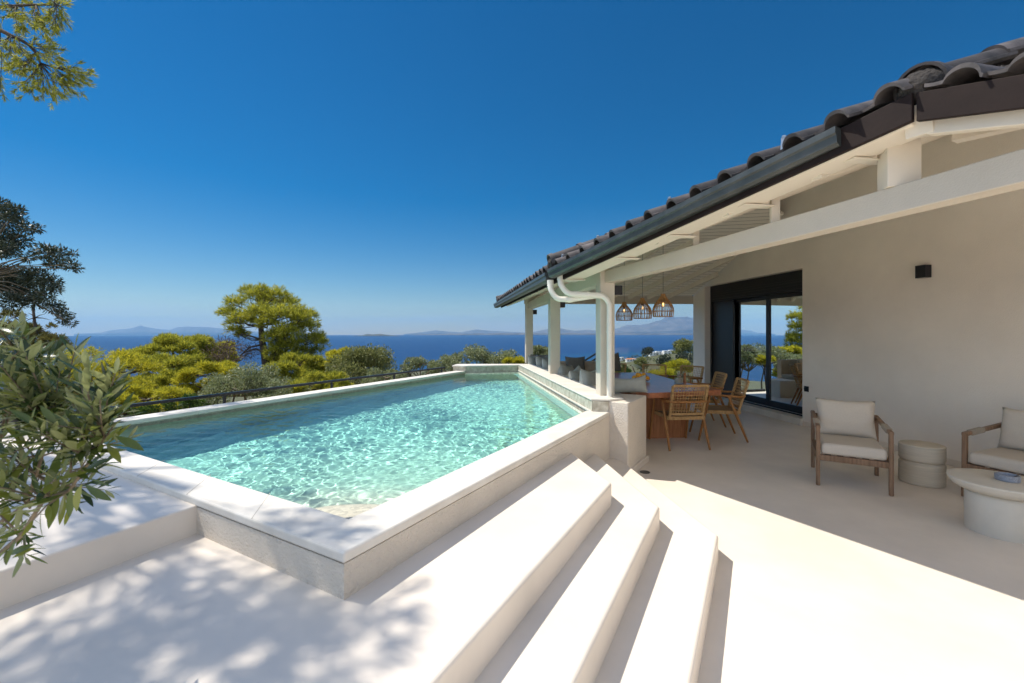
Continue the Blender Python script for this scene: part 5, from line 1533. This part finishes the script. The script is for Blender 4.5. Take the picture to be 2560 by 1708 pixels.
# round coffee table
cx_, cy_ = 3.80, 3.38
t = thing('coffee_table', 'round cream pedestal coffee table with a wide rounded top, in front of the lounge chairs', 'coffee table', (cx_,cy_,0))
b = MB(); b.lathe([(0.198,0.0),(0.200,0.006),(0.200,0.285),(0.190,0.305),(0.17,0.315)], (cx_,cy_,0), 64); b.build('base', M['concrete_tbl'], t, smooth=True, angle=40)
b = MB(); b.lathe([(0.0,0.310),(0.19,0.312),(0.235,0.322),(0.270,0.343),(0.292,0.370),(0.302,0.395),(0.299,0.404),(0.29,0.407),(0.0,0.407)], (cx_,cy_,0), 72, close=False); b.build('top', M['concrete_tbl'], t, smooth=True, angle=40)
M['ash'] = surf('blue_grey_stone', (0.26,0.29,0.35), rough=0.5, var=0.25, vscale=120, col2=(0.36,0.39,0.45), spec=0.5)
t = thing('ashtray', 'round blue grey ashtray on the cream coffee table', 'ashtray', (3.835,3.365,0.408))
b = MB(); c = (3.835,3.365,0.408)
b.lathe([(0.0,0.0),(0.066,0.0),(0.070,0.004),(0.070,0.042),(0.066,0.046),(0.060,0.046),(0.056,0.040),(0.054,0.014),(0.0,0.012)], c, 40, close=False); b.build('dish', M['ash'], t, smooth=True, angle=40)
b = MB(); b.tube([(c[0]+0.05,c[1]-0.03,c[2]+0.048),(c[0]+0.015,c[1]-0.01,c[2]+0.02)], 0.0035, 8); b.build('rest', M['black'], t)

# fruit bowl and oranges
t = thing('fruit_bowl', 'shallow cream bowl holding oranges on the dining table', 'bowl', (2.10,7.08,0.756))
b = MB(); b.lathe([(0.0,0.0),(0.07,0.0),(0.075,0.006),(0.12,0.022),(0.152,0.046),(0.155,0.050),(0.150,0.050),(0.118,0.030),(0.07,0.014),(0.0,0.012)], (2.10,7.08,0.756), 48, close=False); b.build('bowl_body', M['bowl'], t, smooth=True)
OR = [(0,-0.09,.055),(-.085,-.05,.055),(.085,-.05,.055),(-.1,.03,.056),(.1,.03,.056),(-.045,.085,.055),(.045,.085,.055),(0,0,.050),(-.03,-.03,.100),(.045,.0,.102),(-.035,.045,.100),(.02,-.065,.098)]
bm = bmesh.new(); bmesh.ops.create_icosphere(bm, subdivisions=3, radius=0.041)
for v in bm.verts: v.co.z *= 0.95; v.co *= 1 + 0.02*mnoise.noise(v.co*40)
om = bpy.data.meshes.new('orange'); bm.to_mesh(om); bm.free(); om.materials.append(M['orange_fruit']); om.polygons.foreach_set('use_smooth', [True]*len(om.polygons))
rr = random.Random(2)
for x, y, z in OR:
    o_ = bpy.data.objects.new('orange', om); COL.objects.link(o_); o_.location = (2.10+x, 7.08+y, 0.756+z); o_.rotation_euler = (rr.random()*6, rr.random()*6, 0)
    tag(o_, 'ripe orange heaped with others in the cream bowl on the dining table', 'orange', 'oranges in the bowl')

# glass jar
m, n, o = new_mat('clear_glass')
g = N(n, 'ShaderNodeBsdfGlossy', i_Roughness=0.02); tr = N(n, 'ShaderNodeBsdfTransparent'); tr.inputs[0].default_value = (0.90,0.93,0.93,1)
mx = N(n, 'ShaderNodeMixShader'); mx.inputs[0].default_value = 0.035; n.links.new(tr.outputs[0], mx.inputs[1]); n.links.new(g.outputs[0], mx.inputs[2]); n.links.new(mx.outputs[0], o.inputs[0])
M['glass'] = m
jx, jy = 2.60, 6.78
t = thing('glass_jar', 'clear straight sided glass jar on the near right part of the dining table', 'jar', (jx,jy,0.756))
b = MB(); b.lathe([(0.0,0.0),(0.066,0.0),(0.069,0.004),(0.069,0.19),(0.066,0.19),(0.065,0.01),(0.0,0.008)], (jx,jy,0.756), 36, close=False); b.build('jar_body', M['glass'], t, smooth=True, angle=40)
b = MB(); b.lathe([(0.055,0.0),(0.060,0.003),(0.060,0.075),(0.0,0.076)], (jx,jy,0.766), 28); b.build('candle', M['linen'], t, smooth=True, angle=40)
t = thing('pepper_mill', 'slim dark wooden pepper mill beside the glass jar', 'pepper mill', (jx+0.14,jy+0.12,0.756))
b = MB(); b.lathe([(0.022,0.0),(0.024,0.01),(0.016,0.05),(0.020,0.10),(0.021,0.115)], (jx+0.14,jy+0.12,0.756), 20); b.build('body', M['tableleg'], t, smooth=True, angle=40)
b = MB(); b.lathe([(0.012,0.116),(0.021,0.122),(0.022,0.14),(0.014,0.152),(0.0,0.155)], (jx+0.14,jy+0.12,0.756), 20, close=False); b.build('knob', M['tableleg'], t, smooth=True)

# pendant lamps
m, n, o = new_mat('warm_filament'); e = N(n, 'ShaderNodeEmission'); e.inputs[0].default_value = (1.0,0.55,0.18,1); e.inputs[1].default_value = 4.0; n.links.new(e.outputs[0], o.inputs[0]); M['filament'] = m
PX = [(2.09,8.10,1.775),(2.19,7.30,1.785),(2.28,6.56,1.790)]
def pendant(label, loc):
    x, y, z = loc
    t = thing('pendant_lamp', label, 'lamp', (0,0,0), 'rattan pendant lamps')
    prof = [(0.030,0.345),(0.034,0.318),(0.052,0.285),(0.090,0.235),(0.128,0.182),(0.150,0.125),(0.154,0.085),(0.148,0.04),(0.143,0.0)]
    q = MB(); rr = random.Random(1)
    for k in range(56):
        th0 = 2*math.pi*k/56 + rr.uniform(-.03,.03); tw = rr.uniform(-.10,.10)
        pts = []
        for i, (r_, z_) in enumerate(prof):
            th = th0 + tw*max(0, i-4)/4.0; pts.append((r_*math.cos(th), r_*math.sin(th), z_))
        q.tube(pts, 0.0030, 5)
    q.build('shade', M['cane'], t, smooth=True)
    for r_, z_ in ((0.031,0.342),(0.136,0.165),(0.152,0.085),(0.144,0.004)):
        q = MB(); q.tube([(r_*math.cos(a*math.pi/16), r_*math.sin(a*math.pi/16), z_) for a in range(33)], 0.0042, 6, cap=False); q.build('hoop', M['cane'], t, smooth=True)
    q = MB(); q.lathe([(0.022,0.225),(0.026,0.235),(0.026,0.30),(0.012,0.315),(0.004,0.34)], (0,0,0), 16); q.build('bulb_holder', M['black'], t, smooth=True, angle=40)
    q = MB(); q.lathe([(0.012,0.224),(0.026,0.20),(0.033,0.175),(0.028,0.15),(0.012,0.138),(0.0,0.136)], (0,0,0), 20, close=False); q.build('bulb', M['glass'], t, smooth=True)
    q = MB()
    for a in range(4): q.tube([(0.008*math.cos(a*1.57),0.008*math.sin(a*1.57),0.21),(0.012*math.cos(a*1.57+.4),0.012*math.sin(a*1.57+.4),0.16)], 0.0022, 5)
    q.build('filament', M['filament'], t)
    q = MB(); q.tube([(0,0,0.34),(0.002,0,1.35)], 0.0028, 6); q.build('cord', M['black'], t)
    return t
p0 = pendant('rattan pendant lamp hanging lowest, nearest the downpipe', PX[0]); p0.location = PX[0]
dup(p0, PX[1], R(25), 'middle rattan pendant lamp of the three over the table')
dup(p0, PX[2], R(70), 'rattan pendant lamp hanging nearest the sliding door')

# ------------------------------------------------------------------ built-in bench and cushions
bn = thing('bench', 'cream built-in bench along the low wall and the far edge of the veranda', 'bench', (1.2, 9.0, 0))
b = MB(); b.prism([(1.36,5.75),(0.66,10.2),(1.15,10.24),(1.80,6.1)], 0.0, 0.40); b.prism([(1.15,9.75),(3.0,9.95),(3.0,10.5),(0.95,10.4)], 0.0, 0.399); b.build('bench_body', M['stucco'], bn, bevel=0.01)
b = MB(); b.prism([(0.66,10.45),(2.35,10.55),(2.35,10.68),(0.66,10.6)], -0.02, 0.86); b.build('bench_back', M['tancush'], bn, bevel=0.01)
b = MB(); vs, fs = rbox((0,0,0), (1.5,0.5,0.10), 0.03, 3); b.add(xf(vs, (1.75,10.13,0.452), rz=R(4)), fs); b.build('seat_pad', M['tancush'], bn, smooth=True)
def cushion(label, loc, w_, h_, t_, rz, rx, mat, seed, ry=0, group='cushions on the bench', pw=2.6, sag=0.03):
    vs, fs = pillow_mesh(w_, h_, t_, seed=seed, pw=pw, sag=sag)
    b = MB().add(xf(vs, (0,0,0), rx=rx, rz=rz, ry=ry), fs)
    o_ = b.build('cushion', mat, None, smooth=True); o_.location = loc
    return tag(o_, label, 'cushion', group)
cushion('pale grey cushion on the low wall bench, right beside the farthest post', tuple(DP(1336,910,10.25)), 0.42, 0.44, 0.19, R(55), R(-12), M['greycush'], 1)
cushion('pale grey cushion on the bench, just left of the middle post', tuple(DP(1359,914,9.7)), 0.44, 0.46, 0.20, R(50), R(-14), M['greycush'], 2)
cushion('dark grey cushion lying behind the pale ones left of the middle post', tuple(DP(1355,902,10.7)), 0.62, 0.36, 0.18, R(10), R(-10), M['darkcush'], 3)
cushion('grey cushion half hidden behind the middle post', tuple(DP(1374,920,9.2)), 0.44, 0.46, 0.20, R(55), R(-14), M['greycush'], 4)
cushion('grey cushion just right of the middle post, upright', tuple(DP(1395,936,8.3)), 0.40, 0.44, 0.18, R(66), R(-10), M['greycush'], 5)
cushion('plump grey cushion second to the right of the middle post', tuple(DP(1414,939,7.9)), 0.46, 0.46, 0.22, R(48), R(-14), M['greycush'], 6, ry=R(12))
cushion('grey cushion with sunlit lower half, third to the right of the middle post', tuple(DP(1444,953,7.0)), 0.44, 0.46, 0.20, R(60), R(-12), M['greycush'], 7, ry=R(-8))
cushion('large pale grey cushion left of the nearest post', tuple(DP(1476,962,6.35)), 0.46, 0.48, 0.21, R(52), R(-12), M['greycush'], 8, ry=R(6))
cushion('wide grey cushion lying on the wall end right of the downpipe', (1.42, 5.42, 0.915), 0.56, 0.23, 0.16, R(8), R(-12), M['greycush'], 9, group=None, sag=0.05)
cushion('big dark grey square cushion on the far bench', tuple(DP(1438,912,10.15)), 0.47, 0.40, 0.18, R(2), R(-10), M['darkcush'], 10, sag=0.02)
cushion('tan cushion left of the big dark grey one on the far bench', tuple(DP(1403,917,10.3)), 0.40, 0.30, 0.16, R(4), R(-10), M['tancush'], 11)
cushion('tan cushion right of the big dark grey one on the far bench', tuple(DP(1480,919,10.25)), 0.56, 0.32, 0.16, R(-3), R(-10), M['tancush'], 12)
cushion('dark grey cushion propped on the chair right of the downpipe', tuple(DP(1530,905,9.35)), 0.40, 0.42, 0.17, R(20), R(-14), M['darkcush'], 13, group=None)

# glass balustrade, plant and stair rail behind the table
for (a, c, lb) in ((1534,1631,'clear glass balustrade panel behind the table, left of its joint'), (1633,1742,'clear glass balustrade panel behind the table, next to the house corner')):
    t = thing('glass_balustrade', lb, 'balustrade', ((a+c)/2/F*0+((a+c)/2-CX)/F*11.0, 11.0, 0), 'glass balustrade panels')
    x0, x1 = (a-CX)/F*11.0, (c-CX)/F*11.0
    q = MB(); q.add([(x0,11.0,0.02),(x1,11.0,0.02),(x1,11.0,1.17),(x0,11.0,1.17)], [(0,1,2,3)]); q.build('pane', M['glass'], t)
    q = MB(); q.bar((x0,11.0,1.172),(x1,11.0,1.172), 0.012, 0.006); q.build('edge', M['glass'], t)
    q = MB(); q.bar((x0,11.0,0.02),(x1,11.0,0.02), 0.05, 0.08); q.build('base_channel', M['black'], t)
t = thing('stair_rail', 'dark sloping handrail of a stair beyond the far bench, seen left of the nearest post', 'railing', tuple(DP(1480,895,12.5)))
q = MB()
q.bar(DP(1458,904,12.5), DP(1500,878,12.5), 0.03, 0.05); q.build('handrail', M['gutter'], t)
q = MB(); q.bar(DP(1480,903,12.7), DP(1502,889,12.7), 0.03, 0.05); q.build('lower_rail', M['gutter'], t)
pz = DP(1592, 940, 12.0)
t = thing('leafy_plant', 'plant with one big dark drooping leaf behind the table, outside the glass', 'plant', (pz.x, 12.0, terr(pz.x, 12.0)))
q = MB(); stem_ = [Vector((pz.x, 12.0, terr(pz.x,12.0)-0.1)), DP(1588,935,12.0), DP(1580,914,12.0)]; q.tube(stem_, [0.03,0.02,0.012], 6); q.build('stem', M['twig'], t, smooth=True)
q = MB(); a = DP(1577,912,12.0); c = DP(1612,929,11.9); nl_ = 10; vs = []; fs = []
for i in range(nl_+1):
    u_ = i/nl_; p = a.lerp(c, u_) + Vector((0,0,0.09*math.sin(math.pi*u_))); wd = 0.10*math.sin(math.pi*min(1,u_*0.9+0.1))**0.8
    vs += [p + Vector((0.02,-wd,-wd*0.9)), p, p + Vector((-0.02,wd,-wd*0.7))]
for i in range(nl_):
    k = i*3; fs += [(k,k+1,k+4,k+3),(k+1,k+2,k+5,k+4)]
q.add(vs, fs); q.build('leaf', LM['olive_dark'], t, smooth=True)
